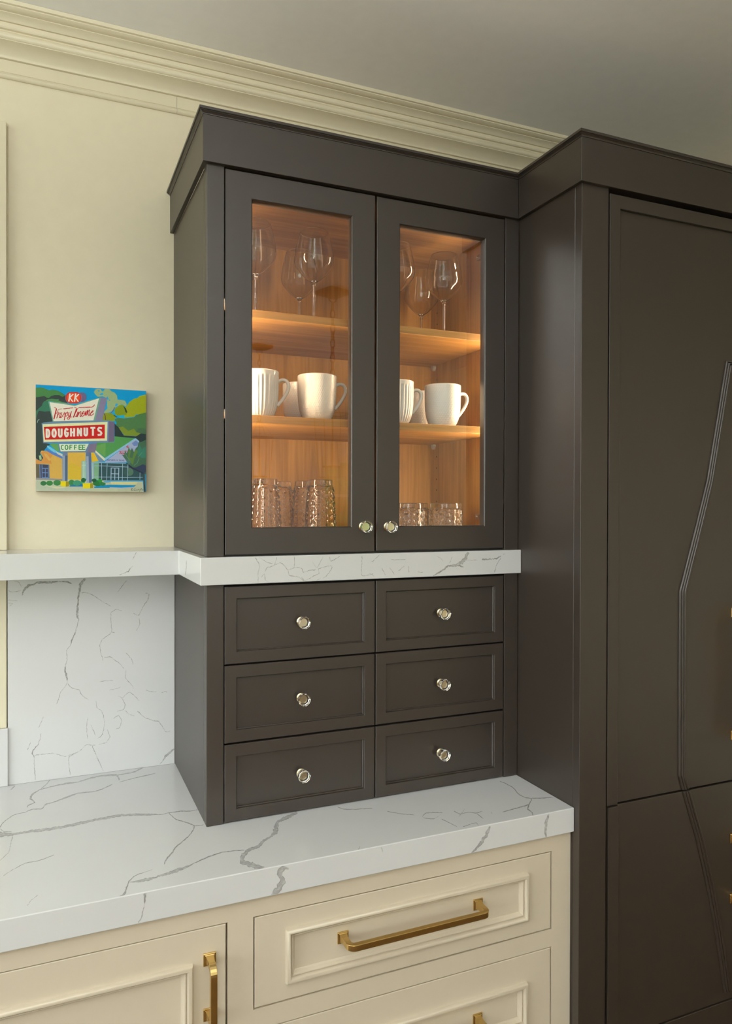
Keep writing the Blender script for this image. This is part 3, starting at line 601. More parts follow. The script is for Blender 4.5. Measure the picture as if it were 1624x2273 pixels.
PICTURE = [["p",[0,150,205],[[-1,996],[999,1003],[998,3],[3,-4]]],["p",[50,62,60],[[-3,968],[58,972],[114,952],[202,948],[265,907],[278,833],[114,850],[158,659],[51,637],[67,488],[-3,485]]],["p",[48,62,56],[[-2,548],[57,551],[64,456],[126,445],[104,424],[88,406],[73,382],[42,374],[39,347],[66,314],[57,284],[26,289],[1,309]]],["p",[66,120,66],[[-3,968],[42,973],[67,971],[92,958],[117,951],[142,959],[177,956],[202,948],[227,929],[256,908],[234,895],[205,910],[164,908],[133,897],[114,878],[95,880],[73,894],[42,885],[-3,877]]],["p",[70,125,75],[[83,849],[101,863],[139,872],[177,869],[202,873],[196,859],[234,847],[275,839],[183,841],[114,849]]],["p",[52,110,84],[[27,775],[55,803],[58,820],[73,845],[108,850],[126,783],[129,756],[79,747],[27,754],[14,720],[2,662],[0,746]]],["s",[150,190,170],[[14,642],[20,666],[31,670]],4.4],["s",[150,185,140],[[37,330],[42,300]],18.8],["p",[150,172,125],[[513,959],[526,982],[548,991],[577,989],[585,972],[599,969],[611,993],[651,997],[673,977],[703,964],[726,938],[729,899],[771,897],[801,891],[816,857],[808,836],[770,854],[718,828],[696,807],[666,774],[636,765],[599,724],[610,779],[633,803],[633,858],[629,908],[596,922],[548,915],[526,937]]],["p",[30,155,212],[[550,977],[566,980],[565,967],[552,966]]],["p",[30,155,212],[[565,943],[596,957],[599,938],[570,932]]],["p",[30,155,212],[[625,912],[640,925],[646,898],[638,886]]],["p",[30,155,212],[[614,818],[633,838],[638,808],[618,795]]],["p",[30,155,212],[[707,831],[714,859],[733,860],[726,836]]],["p",[30,155,212],[[659,778],[703,780],[696,756],[662,766]]],["p",[30,155,212],[[644,886],[659,898],[662,883]]],["p",[30,155,212],[[585,989],[599,990],[594,970]]],["p",[150,160,22],[[802,824],[842,882],[884,916],[918,926],[937,946],[1000,964],[1000,772],[903,763],[884,738],[797,726],[782,749],[770,787]]],["p",[120,140,20],[[703,807],[748,845],[782,851],[812,813],[819,774],[808,754],[793,749],[755,743],[718,745],[703,768]]],["p",[126,140,22],[[621,764],[666,766],[696,748],[718,730],[703,706],[703,686],[588,692],[599,751]]],["p",[46,70,40],[[782,843],[808,817],[821,786],[818,772],[804,781],[793,816]]],["s",[46,70,40],[[696,744],[725,728]],7.7],["s",[110,60,50],[[703,823],[692,795],[668,762]],4.9],["s",[90,60,50],[[609,756],[616,733],[620,698]],7.7],["p",[30,165,200],[[733,731],[759,746],[795,753],[797,716],[752,716]]],["p",[70,112,66],[[703,706],[733,723],[793,718],[884,734],[907,759],[941,769],[1000,787],[1000,585],[960,567],[903,549],[793,553],[763,591],[733,633],[714,647],[722,671]]],["p",[112,132,40],[[740,629],[782,639],[831,598],[884,623],[910,585],[937,590],[975,572],[903,549],[793,551],[767,587]]],["p",[66,100,70],[[903,593],[922,625],[960,635],[1000,625],[1000,573],[968,568],[933,582]]],["p",[36,52,52],[[702,666],[718,648],[737,633],[763,591],[789,551],[903,547],[952,579],[1000,573],[1000,456],[933,491],[899,529],[703,539]]],["p",[74,140,76],[[701,540],[899,528],[614,328],[526,404],[537,474],[701,485]]],["p",[96,150,80],[[537,443],[621,473],[618,340],[526,404]]],["p",[92,150,84],[[120,441],[139,451],[192,451],[205,379],[179,382]]],["p",[165,175,205],[[614,293],[899,518],[933,496],[933,421],[808,291],[614,286]]],["p",[110,135,190],[[863,477],[903,508],[926,488],[918,456],[884,452]]],["p",[150,175,220],[[838,433],[857,434],[861,395]]],["p",[150,175,220],[[869,438],[880,439],[888,391]]],["p",[150,175,220],[[895,447],[910,455],[908,420]]],["p",[140,190,222],[[888,524],[903,528],[935,500],[931,490],[899,516],[614,301],[612,325]]],["p",[110,138,165],[[517,376],[522,388],[614,295],[562,284]]],["p",[225,222,185],[[524,403],[614,321],[610,297],[522,384]]],["p",[205,165,80],[[39,361],[51,381],[101,376],[230,312],[230,117],[119,122],[116,251],[0,255],[0,304],[45,280],[66,314]]],["p",[200,140,70],[[42,358],[67,379],[101,376],[145,337],[126,306],[138,258],[0,255],[0,304],[45,280],[70,318]]],["p",[206,165,90],[[67,358],[98,349],[132,296],[116,285],[82,328]]],["p",[212,172,72],[[278,371],[439,376],[439,293],[403,293],[403,106],[278,111]]],["p",[204,175,55],[[281,252],[319,273],[371,243],[401,220],[401,106],[281,115]]],["p",[222,182,45],[[487,375],[515,376],[557,292],[493,285]]],["p",[84,115,185],[[84,403],[110,387],[233,333],[227,310],[138,350],[95,379]]],["p",[120,195,225],[[96,427],[107,429],[179,382],[189,355],[151,371],[101,410]]],["p",[205,210,195],[[176,379],[195,369],[233,353],[232,329],[189,352]]],["p",[92,88,70],[[1,255],[116,248],[116,124],[3,125]]],["p",[60,64,78],[[31,252],[116,248],[116,124],[38,126]]],["s",[105,140,200],[[35,249],[38,127]],5.6],["s",[105,140,200],[[54,248],[55,124]],5.6],["s",[105,140,200],[[109,246],[108,125]],5.6],["s",[105,140,200],[[57,214],[110,214]],5.6],["s",[105,140,200],[[57,175],[108,173]],5.6],["s",[105,140,200],[[82,213],[82,128]],5.6],["s",[105,140,200],[[57,128],[107,127]],5.6],["p",[44,74,78],[[511,281],[827,283],[975,188],[975,116],[577,110],[511,120]]],["p",[120,165,130],[[511,279],[559,276],[555,109],[511,124]]],["p",[150,195,180],[[442,281],[496,283],[507,120],[493,116],[445,115]]],["p",[160,195,170],[[405,289],[439,293],[442,124],[406,130]]],["p",[80,112,92],[[880,198],[876,180],[864,166],[847,158],[829,158],[812,165],[801,179],[797,196],[801,213],[812,227],[829,235],[847,235],[864,228],[876,215]]],["p",[52,84,80],[[834,193],[832,177],[826,165],[817,158],[807,158],[798,164],[791,177],[789,192],[791,207],[798,220],[807,227],[817,227],[826,220],[832,208]]],["s",[170,200,220],[[583,277],[584,110]],4.2],["s",[170,200,220],[[634,274],[629,111]],4.2],["s",[170,200,220],[[777,274],[774,113]],4.2],["s",[170,200,220],[[827,267],[825,114]],4.2],["s",[170,200,220],[[941,191],[940,123]],4.2],["s",[170,200,220],[[515,248],[636,249],[831,244]],4.2],["s",[170,200,220],[[518,142],[669,143],[770,140],[966,146]],4.2],["s",[170,200,220],[[502,281],[505,116]],4.2],["s",[170,200,220],[[513,279],[808,281]],4.2],["s",[190,195,215],[[504,281],[505,120]],9.1],["s",[175,200,225],[[671,232],[669,117]],6.3],["s",[175,200,225],[[742,230],[740,118]],6.3],["s",[175,200,225],[[706,229],[704,118]],6.3],["s",[175,200,225],[[669,232],[744,232]],6.3],["s",[175,200,225],[[673,176],[740,175]],6.3],["s",[200,220,215],[[422,290],[422,138]],4.4],["s",[200,220,215],[[406,253],[439,254]],4.4],["p",[185,190,160],[[188,115],[511,109],[968,114],[975,1],[188,-7]]],["p",[140,135,135],[[0,125],[230,117],[278,111],[277,97],[0,107]]],["p",[180,190,168],[[0,107],[214,103],[214,45],[425,48],[479,35],[479,0],[2,-5]]],["p",[205,205,170],[[94,50],[214,42],[309,46],[182,24]]],["p",[90,160,200],[[595,98],[629,111],[968,114],[968,103],[695,98],[621,87]]],["p",[205,205,150],[[666,98],[922,101],[906,75],[673,72]]],["p",[10,130,180],[[511,47],[547,59],[658,68],[903,67],[880,47],[695,39],[518,35]]],["p",[20,105,165],[[290,53],[325,71],[422,86],[429,48],[297,46]]],["s",[150,175,210],[[658,42],[770,39],[880,47]],7.0],["p",[48,105,62],[[93,74],[90,65],[83,57],[72,52],[60,52],[50,56],[42,64],[40,73],[42,83],[50,91],[60,95],[72,95],[83,91],[90,84]]],["p",[52,115,58],[[149,77],[146,66],[138,58],[126,53],[113,53],[101,57],[93,66],[90,76],[93,86],[101,95],[113,99],[126,100],[138,95],[146,87]]],["p",[56,118,66],[[220,81],[217,69],[207,60],[193,54],[178,54],[164,59],[154,68],[151,80],[154,92],[164,102],[178,107],[193,107],[207,102],[217,93]]],["p",[50,118,70],[[342,85],[339,73],[331,63],[319,57],[306,57],[295,62],[287,72],[284,84],[287,96],[295,105],[306,111],[319,111],[331,106],[339,96]]],["p",[60,135,105],[[396,82],[393,70],[383,60],[369,55],[353,54],[339,60],[329,69],[325,81],[329,93],[339,103],[353,108],[369,108],[383,103],[393,94]]],["p",[60,140,90],[[432,93],[430,82],[425,74],[417,69],[408,69],[400,73],[395,82],[393,92],[395,103],[400,111],[408,116],[417,116],[425,112],[430,103]]],["p",[36,88,50],[[442,110],[439,101],[433,94],[424,90],[414,90],[405,93],[399,101],[396,110],[399,119],[405,126],[414,130],[424,130],[433,126],[439,119]]],["p",[36,105,54],[[595,83],[591,70],[577,60],[558,54],[537,54],[518,59],[505,69],[500,82],[505,94],[518,104],[537,110],[558,111],[577,105],[591,95]]],["p",[30,80,50],[[537,109],[534,102],[528,95],[519,92],[510,92],[501,95],[495,101],[493,109],[495,116],[501,122],[510,126],[519,126],[528,123],[534,117]]],["p",[44,110,60],[[621,75],[618,68],[610,62],[598,58],[585,58],[573,61],[565,67],[562,75],[565,82],[573,88],[585,92],[598,92],[610,89],[618,83]]],["p",[40,130,50],[[588,106],[586,98],[581,92],[574,89],[565,89],[558,92],[553,98],[551,106],[553,113],[558,119],[565,123],[574,123],[581,120],[586,114]]],["p",[140,155,175],[[233,367],[257,367],[255,99],[230,98]]],["p",[70,92,118],[[255,367],[278,368],[276,101],[255,99]]],["p",[105,125,150],[[233,370],[278,371],[278,341],[233,339]]],["p",[150,165,185],[[442,374],[466,375],[469,85],[447,85]]],["p",[80,100,135],[[464,378],[487,379],[494,87],[469,85]]],["p",[90,108,138],[[442,378],[467,379],[467,340],[442,339]]],["p",[224,205,18],[[216,96],[262,97],[260,44],[215,49]]],["p",[140,130,35],[[262,97],[290,94],[290,49],[260,44]]],["p",[226,208,16],[[411,79],[479,80],[479,32],[415,31]]],["p",[150,140,40],[[479,80],[507,84],[505,35],[479,32]]],["p",[118,108,132],[[473,462],[544,469],[524,378],[446,376]]],["p",[98,120,155],[[194,454],[479,464],[452,377],[208,368]]],["p",[222,235,212],[[202,448],[466,459],[435,388],[216,378]]],["p",[100,128,165],[[52,638],[148,655],[564,687],[653,692],[701,677],[697,482],[645,478],[64,451]]],["p",[104,94,120],[[651,684],[702,677],[699,488],[645,480]]],["p",[232,236,185],[[59,629],[638,678],[633,495],[68,462]]],["p",[186,30,26],[[70,604],[613,650],[612,516],[79,484]]],["p",[128,122,150],[[564,910],[632,908],[590,688],[510,682]]],["p",[110,158,138],[[107,846],[261,838],[343,823],[418,855],[568,909],[575,900],[524,683],[148,652]]],["p",[240,238,222],[[120,838],[225,829],[341,815],[433,851],[559,900],[509,686],[155,660]]],["p",[100,132,160],[[64,644],[148,658],[660,694],[653,681],[418,663],[59,629]]],["p",[98,95,130],[[406,950],[418,948],[430,943],[439,933],[445,921],[447,908],[447,903],[445,889],[439,876],[430,866],[418,859],[405,856],[403,856],[390,857],[378,863],[369,872],[363,884],[361,898],[361,902],[363,916],[369,929],[378,939],[390,946],[403,949]]],["p",[150,90,110],[[360,950],[375,948],[388,942],[399,931],[405,918],[408,902],[408,894],[405,879],[399,864],[388,852],[375,844],[360,841],[304,838],[289,839],[276,846],[266,856],[259,870],[257,885],[257,893],[259,909],[266,923],[276,935],[289,943],[304,946]]],["p",[190,45,35],[[349,948],[364,946],[376,940],[387,930],[393,916],[395,901],[395,892],[393,877],[387,863],[376,851],[364,844],[349,840],[309,838],[295,840],[282,846],[272,856],[266,869],[264,884],[264,894],[266,909],[272,923],[283,934],[295,942],[309,945]]],["p",[222,72,28],[[347,940],[359,939],[370,933],[379,924],[385,913],[387,899],[387,895],[385,881],[379,869],[370,859],[359,852],[346,849],[311,847],[298,849],[287,854],[278,863],[273,875],[271,888],[271,892],[273,906],[278,918],[287,928],[298,935],[311,938]]],["s",[245,240,230],[[299,928],[289,857]],11.9],["s",[245,240,230],[[327,926],[296,892],[322,857]],10.5],["s",[245,240,230],[[349,931],[339,860]],11.9],["s",[245,240,230],[[377,929],[347,895],[372,860]],10.5],["s",[240,236,225],[[94,580],[94,509]],17.4],["s",[240,236,225],[[94,580],[108,578],[111,574],[114,567],[116,559],[117,550],[117,540],[116,531],[114,523],[111,516],[107,511],[94,509]],17.4],["s",[240,236,225],[[159,585],[164,583],[168,577],[171,568],[173,557],[173,545],[171,533],[169,523],[165,517],[160,514],[155,515],[151,520],[147,528],[145,539],[145,551],[146,563],[149,573],[152,580],[157,584]],17.4],["s",[240,236,225],[[201,589],[201,539],[202,533],[204,526],[207,521],[211,518],[215,518],[219,521],[222,527],[224,534],[225,541],[225,590]],17.4],["s",[240,236,225],[[280,587],[274,589],[270,593],[266,594],[263,591],[260,586],[257,578],[256,568],[255,558],[255,547],[257,538],[260,530],[263,525],[266,523],[270,524],[274,528],[280,541],[280,557],[270,557]],17.4],["s",[240,236,225],[[308,598],[308,527]],17.4],["s",[240,236,225],[[336,599],[335,528]],17.4],["s",[240,236,225],[[308,562],[336,563]],17.4],["s",[240,236,225],[[369,603],[368,532]],17.4],["s",[240,236,225],[[398,604],[398,533]],17.4],["s",[240,236,225],[[370,601],[397,535]],17.4],["s",[240,236,225],[[428,608],[428,558],[428,552],[430,545],[434,540],[438,537],[442,538],[446,540],[449,546],[452,553],[452,560],[452,609]],17.4],["s",[240,236,225],[[486,613],[521,615]],17.4],["s",[240,236,225],[[504,614],[504,542]],17.4],["s",[240,236,225],[[582,615],[559,617],[552,604],[556,590],[574,580],[582,566],[575,551],[552,547]],17.4],["s",[10,120,50],[[241,436],[229,437],[222,427],[222,406],[229,397],[241,399]],7.7],["s",[10,120,50],[[268,439],[272,438],[276,434],[279,429],[280,423],[280,416],[279,409],[277,403],[273,399],[269,398],[265,398],[261,401],[258,406],[257,412],[256,419],[257,426],[259,432],[263,436],[267,439]],7.7],["s",[10,120,50],[[298,440],[297,399]],7.7],["s",[10,120,50],[[298,440],[318,441]],7.7],["s",[10,120,50],[[298,420],[314,421]],7.7],["s",[10,120,50],[[338,441],[338,400]],7.7],["s",[10,120,50],[[338,441],[358,442]],7.7],["s",[10,120,50],[[338,421],[354,422]],7.7],["s",[10,120,50],[[379,443],[379,401]],7.7],["s",[10,120,50],[[379,443],[404,444]],7.7],["s",[10,120,50],[[379,401],[404,402]],7.7],["s",[10,120,50],[[379,423],[399,423]],7.7],["s",[10,120,50],[[411,444],[411,402]],7.7],["s",[10,120,50],[[411,444],[434,445]],7.7],["s",[10,120,50],[[411,402],[434,403]],7.7],["s",[10,120,50],[[411,424],[429,424]],7.7],["s",[178,24,30],[[180,778],[180,775],[178,771],[177,766],[176,761],[174,755],[173,749],[171,743],[170,735],[168,728],[166,721],[165,713],[163,704],[161,696],[159,689],[158,684]],10.1],["s",[178,24,30],[[160,788],[162,788],[164,788],[166,788],[168,788],[170,787],[172,787],[174,786],[176,785],[177,783],[178,782],[179,781],[180,779],[180,777],[181,775],[181,774]],5.6],["s",[178,24,30],[[226,781],[223,781],[218,780],[214,779],[209,778],[205,777],[202,775],[200,773],[198,771],[196,769],[194,767],[192,764],[191,760],[189,757],[188,753],[187,750],[185,747],[184,744],[183,741],[181,739],[180,737],[178,736],[177,735],[175,735],[174,734],[173,734]],4.5],["s",[178,24,30],[[196,750],[194,741],[191,728],[188,714],[185,701],[183,693]],6.8],["s",[178,24,30],[[181,691],[184,697],[187,705],[190,714],[194,723],[197,729],[200,734],[202,737],[204,740],[206,742],[208,743],[210,744],[211,743],[213,742],[214,741],[215,740]],5.6],["s",[178,24,30],[[216,744],[214,738],[212,730],[209,721],[206,712],[205,706],[205,702],[205,698],[206,697],[208,696],[210,697],[212,701],[215,708],[219,716],[222,723],[224,727]],6.2],["s",[178,24,30],[[227,748],[225,741],[223,731],[220,720],[217,710],[216,703],[216,699],[217,697],[219,697],[221,699],[224,702],[228,707],[233,715],[238,725],[243,733],[246,739]],6.2],["s",[178,24,30],[[248,752],[248,748],[249,743],[251,737],[252,730],[253,725],[254,721],[255,717],[256,714],[256,711],[256,708],[254,707],[251,706],[248,706],[245,706],[243,706]],5.6],["s",[178,24,30],[[262,746],[260,735],[257,720],[253,702],[250,686],[248,675]],7.3],["s",[178,24,30],[[259,732],[261,736],[265,741],[269,746],[272,751],[275,754],[277,754],[278,753],[279,750],[280,747],[280,744],[279,739],[278,734],[277,728],[275,723],[273,719],[270,717],[267,715],[263,715],[260,714],[257,713]],5.6],["s",[178,24,30],[[291,751],[290,746],[288,739],[286,731],[285,723],[284,718],[285,715],[287,714],[290,713],[293,714],[296,717],[298,723],[302,731],[305,741],[308,750],[310,756]],6.2],["s",[178,24,30],[[312,762],[310,753],[307,738],[304,722],[300,707],[297,697],[294,691],[291,687],[287,686],[284,686],[281,686],[279,686],[276,688],[274,690],[273,693],[273,695],[275,698],[278,700],[282,703],[286,705],[291,707],[296,708],[302,709],[308,709],[313,709],[316,710]],6.2],["s",[178,24,30],[[237,779],[237,780],[239,782],[240,783],[241,785],[242,786]],4.5],["s",[178,24,30],[[246,783],[251,784],[259,785],[267,787],[276,789],[284,790],[293,791],[303,793],[312,794],[320,795],[326,796]],6.8],["s",[178,24,30],[[337,802],[338,802],[340,802],[343,802],[345,802],[347,801],[349,801],[350,800],[352,799],[353,797],[354,796],[355,794],[356,791],[356,789],[356,787],[356,785]],5.6],["s",[178,24,30],[[356,787],[355,784],[354,780],[352,775],[351,770],[349,764],[348,759],[346,754],[344,748],[342,742],[340,737],[338,730],[336,723],[333,717],[331,711],[330,707]],10.1],["s",[178,24,30],[[384,803],[382,802],[380,801],[377,799],[374,798],[371,796],[369,794],[367,791],[365,788],[364,785],[362,782],[361,779],[360,775],[359,772],[358,768],[357,765],[355,762],[353,758],[350,755],[348,752],[347,751]],4.5],["s",[178,24,30],[[368,759],[366,752],[363,741],[360,730],[357,720],[355,713]],6.8],["s",[178,24,30],[[355,717],[354,717],[352,716],[350,716],[348,716],[347,716]],6.8],["s",[178,24,30],[[377,759],[375,752],[372,741],[368,730],[365,719],[363,712]],6.2],["s",[178,24,30],[[365,717],[368,724],[373,733],[378,744],[383,753],[387,760],[390,763],[393,765],[395,765],[396,763],[397,760],[396,754],[394,745],[392,735],[390,726],[389,720],[389,717],[390,715],[391,715],[393,716],[395,719],[398,723],[402,731],[407,738],[410,746],[413,751]],5.6],["s",[178,24,30],[[402,740],[404,744],[408,751],[412,758],[416,764],[419,768],[422,769],[424,768],[425,765],[425,762],[424,758],[421,754],[417,748],[411,743],[406,737],[403,733],[402,729],[402,726],[403,723],[405,720],[407,719],[408,719],[411,720],[414,721],[416,723],[419,727],[423,732],[426,739],[430,747],[433,754],[436,759]],5.6],["s",[178,24,30],[[439,769],[438,763],[436,753],[435,743],[433,734],[432,727]],6.2],["s",[178,24,30],[[436,738],[438,743],[442,752],[446,760],[449,768],[452,773],[454,775],[455,775],[455,773],[455,770],[455,767],[454,761],[452,752],[450,743],[448,735],[447,730]],5.6],["s",[178,24,30],[[381,802],[423,807],[479,813]],6.9],["s",[178,24,30],[[439,807],[444,807],[451,808],[459,809],[468,810],[475,810],[481,811],[487,812],[492,813],[496,814],[500,816],[504,818],[507,820],[509,823],[511,826],[513,828],[515,830],[516,832],[517,834],[518,835],[519,836]],6.3],["s",[178,24,30],[[439,731],[441,739],[444,750],[447,761],[451,772],[453,778],[455,781],[456,780],[457,777],[457,774],[457,769],[456,763],[454,754],[452,745],[451,737],[449,732]],5.7],["s",[178,24,30],[[451,736],[454,742],[457,752],[461,763],[465,773],[468,779],[470,783],[472,785],[474,785],[475,783],[475,780],[474,773],[472,763],[469,752],[467,742],[466,735],[466,731],[466,729],[468,728],[469,729],[471,731],[474,735],[477,741],[481,747],[484,753],[486,757]],5.7],["s",[178,24,30],[[480,749],[484,754],[488,761],[494,768],[499,775],[502,779],[504,780],[506,779],[506,776],[506,773],[504,769],[501,766],[496,762],[490,758],[485,753],[482,749],[481,745],[481,739],[481,735],[483,731],[486,730],[490,732],[496,736],[503,742],[509,747],[513,751]],5.7],["s",[200,60,60],[[836,443],[834,438],[829,434],[823,433],[817,435],[814,440],[814,446],[818,450],[824,452],[831,451]],3.5],["s",[200,60,60],[[828,439],[824,438],[820,440],[820,444],[822,447],[826,447],[830,445]],3.5],["s",[200,50,55],[[744,393],[759,393],[748,371]],3.8],["s",[200,50,55],[[763,388],[752,379],[767,372]],3.8],["s",[200,50,55],[[767,384],[763,372],[778,384]],3.8],["s",[200,50,55],[[778,370],[783,384],[789,371]],3.8],["s",[200,50,55],[[791,384],[789,369],[802,385],[804,369]],3.8],["s",[200,50,55],[[808,385],[808,371],[823,389]],3.8],["s",[200,50,55],[[825,397],[827,378]],3.8],["s",[200,50,55],[[752,395],[785,398],[827,399]],3.8],["s",[50,60,130],[[629,302],[634,313]],2.4],["s",[50,60,130],[[634,313],[640,302]],2.4],["s",[50,60,130],[[631,306],[638,306]],2.4],["s",[50,60,130],[[643,302],[643,313],[653,312],[652,308],[643,307]],2.4],["s",[50,60,130],[[648,308],[654,302]],2.4],["s",[50,60,130],[[658,302],[658,314],[667,313],[666,309],[658,308]],2.4],["s",[50,60,130],[[673,314],[673,306],[673,304],[674,303],[675,303],[677,302],[678,302],[679,303],[680,304],[681,305],[681,306],[681,314]],2.4],["s",[50,60,130],[[685,314],[685,302]],2.4],["s",[50,60,130],[[695,314],[685,308]],2.4],["s",[50,60,130],[[687,309],[695,303]],2.4],["s",[50,60,130],[[699,303],[704,314]],2.4],["s",[50,60,130],[[704,314],[710,303]],2.4],["s",[50,60,130],[[701,307],[708,307]],2.4],["s",[50,60,130],[[729,312],[724,312],[722,310],[723,309],[727,308],[729,307],[728,305],[722,305]],2.4],["s",[50,60,130],[[745,314],[745,302]],2.4],["s",[50,60,130],[[745,314],[752,314]],2.4],["s",[50,60,130],[[745,308],[751,309]],2.4],["s",[50,60,130],[[756,302],[761,314]],2.4],["s",[50,60,130],[[761,314],[766,302]],2.4],["s",[50,60,130],[[758,307],[764,307]],2.4],["s",[50,60,130],[[772,312],[776,302]],2.4],["s",[50,60,130],[[776,302],[780,312]],2.4],["s",[50,60,130],[[785,313],[785,302]],2.4],["s",[50,60,130],[[785,313],[793,313]],2.4],["s",[50,60,130],[[785,302],[793,302]],2.4],["s",[50,60,130],[[785,308],[791,308]],2.4],["p",[62,98,74],[[772,362],[793,361],[800,412],[812,377],[823,393],[834,437],[853,406],[865,434],[884,391],[899,427],[918,448],[926,488],[960,497],[1000,518],[1000,176],[975,180],[952,191],[922,210],[884,237],[831,271],[808,310]]],["p",[52,112,92],[[907,396],[937,468],[960,421],[1000,458],[1000,339],[960,334],[922,365]]],["p",[84,118,56],[[834,429],[853,398],[842,339],[869,332],[880,379],[899,419],[922,404],[888,332],[876,265],[827,307]]],["p",[74,110,110],[[804,318],[846,307],[857,288],[831,271]]],["p",[46,58,80],[[831,268],[876,241],[903,242],[968,275],[1000,264],[1000,208],[983,184],[952,191],[895,218]]],["s",[88,130,110],[[933,333],[914,285],[884,261]],5.6],["s",[88,130,110],[[804,377],[816,346],[846,307]],5.6],["s",[88,130,110],[[960,390],[922,341]],5.6],["s",[38,44,62],[[834,262],[868,233],[922,210],[972,184],[983,160]],11.9],["s",[48,66,66],[[979,180],[981,112],[986,5]],16.0],["s",[90,110,120],[[984,176],[987,73]],2.8],["s",[60,75,90],[[861,35],[855,10]],2.8],["s",[60,75,90],[[857,33],[872,37],[868,28],[859,21],[874,12]],2.8],["s",[60,75,90],[[897,38],[882,24],[884,14],[903,18]],2.8],["s",[60,75,90],[[903,24],[910,16],[914,26],[918,16]],2.8],["s",[60,75,90],[[922,16],[924,28],[933,26]],2.8],["s",[60,75,90],[[937,4],[941,30],[947,24]],2.8],["s",[60,75,90],[[954,40],[950,17]],2.8],["s",[60,75,90],[[949,30],[960,33]],2.8],["s",[60,75,90],[[960,21],[968,29],[964,15],[975,25]],2.8]]


# ================================================================== veins on stone
def smooth_rows(rows):
    out = []
    n = len(rows)
    for i in range(n - 1):
        p0, p1, p2, p3 = rows[max(i - 1, 0)], rows[i], rows[i + 1], rows[min(i + 2, n - 1)]
        L = math.hypot(p2[0] - p1[0], p2[1] - p1[1])
        k = max(2, min(14, int(L / 3)))
        for s in range(k):
            t = s / k
            q = []
            for a, b, c, d in zip(p0, p1, p2, p3):
                cr = 0.5 * ((2 * b) + (c - a) * t + (2 * a - 5 * b + 4 * c - d) * t * t + (3 * b - a - 3 * c + d) * t ** 3)
                q.append(0.5 * cr + 0.5 * (b + (c - b) * t))
            out.append(q)
    out.append(list(rows[-1]))
    return out

def veining(parent, specs):
    """specs: list of (polylines, function (u, v, lift) -> point). One mesh of thin bands with a soft edge."""
    vs, fs, val = [], [], []
    rnd = random.Random(11)
    lift = 0.00012
    for rows_list, place in specs:
        for rows in rows_list:
            lift += 0.000002
            R = smooth_rows(rows)
            wid = [math.hypot(r[0] - r[2], r[1] - r[3]) for r in R]
            base = len(vs)
            for i, r in enumerate(R):
                cx, cy = (r[0] + r[2]) / 2, (r[1] + r[3]) / 2
                hx, hy = (r[2] - r[0]) / 2, (r[3] - r[1]) / 2
                inner = 0 < i < len(R) - 1
                j = rnd.uniform(-1, 1) * min(2.4, max(0.3, 1.5 / max(wid[i], 0.5))) * (1 if inner else 0)
                g1, g2 = rnd.uniform(0.85, 1.4), rnd.uniform(0.85, 1.4)
                thick = min(1.0, max(0.0, (wid[i] - 2.2) / 4.0))
                soft = 0.7 / max(wid[i], 0.7)          # about 0.7 mm of soft edge
                core = 0.82 - 0.24 * thick
                edge = 0.88 - 0.08 * thick
                fade = rnd.choice((0.25, 0.45, 0.6, 0.75, 0.9)) if wid[i] < 1.7 else 1.0
                if i == 0 or i == len(R) - 1:
                    fade *= 0.4
                for s, a in ((-g1 - soft, 0.0), (-g1 * 0.86, edge), (-g1 * 0.55, core), (g2 * 0.55, core), (g2 * 0.86, edge), (g2 + soft, 0.0)):
                    u, v = cx + hx * (s + j), cy + hy * (s + j)
                    vs.append(place(u / 1000, v / 1000, lift))
                    val.append(a * fade)
            for i in range(len(R) - 1):
                for c in range(5):
                    a = base + i * 6 + c
                    fs.append((a, a + 1, a + 7, a + 6))
    me = bpy.data.meshes.new('veining')
    me.from_pydata(vs, [], fs)
    me.materials.append(M['vein'])
    at = me.attributes.new('vein', 'FLOAT', 'POINT')
    at.data.foreach_set('value', val)
    me.update()
    o = bpy.data.objects.new('veining', me)
    COL.objects.link(o)
    attach(o, parent)
    o['kind'] = 'stuff'
    o['label'] = 'grey branching veins in the white stone'
    return o

# ================================================================== stone pieces
wt = thing('worktop', 'long white quartz worktop with grey veins on the cream base cabinet', 'worktop')
MB().box(-1.25, W - 0.0004, -0.648, YW, ZC - 0.0547, ZC).build('slab', 'quartz', wt, 0.0018, segs=3)
def clamp_top(u, v, l):
    return (u, min(-0.0024, max(-0.6462, v)), ZC + l)
def clamp_edge(u, v, l):
    return (u, -0.648 - l, min(ZC - 0.0019, max(ZC - 0.0530, v)))
veining(wt, [(VEINS['top'], clamp_top), (VEINS['edge'], clamp_edge)])

bs = thing('backsplash', 'upright white quartz splashback slab with dark branching veins below the ledge', 'splashback')
MB().box(-0.3985, -0.0006, -0.002, YW, ZC + 0.0003, 1.4286).build('slab', 'quartz', bs, 0.0006, segs=1)
veining(bs, [(VEINS['back'], lambda u, v, l: (min(-0.0012, max(-0.3975, u)), -0.002 - l, min(1.4282, max(ZC + 0.001, v))))])

qb = tag(MB().box(-0.520, -0.3978, -0.0075, YW, ZC + 0.0003, 1.0549).build('stone_upstand', 'quartz', bevel=0.0012), 'plain short quartz upstand block at the left edge on the worktop', 'stone block')

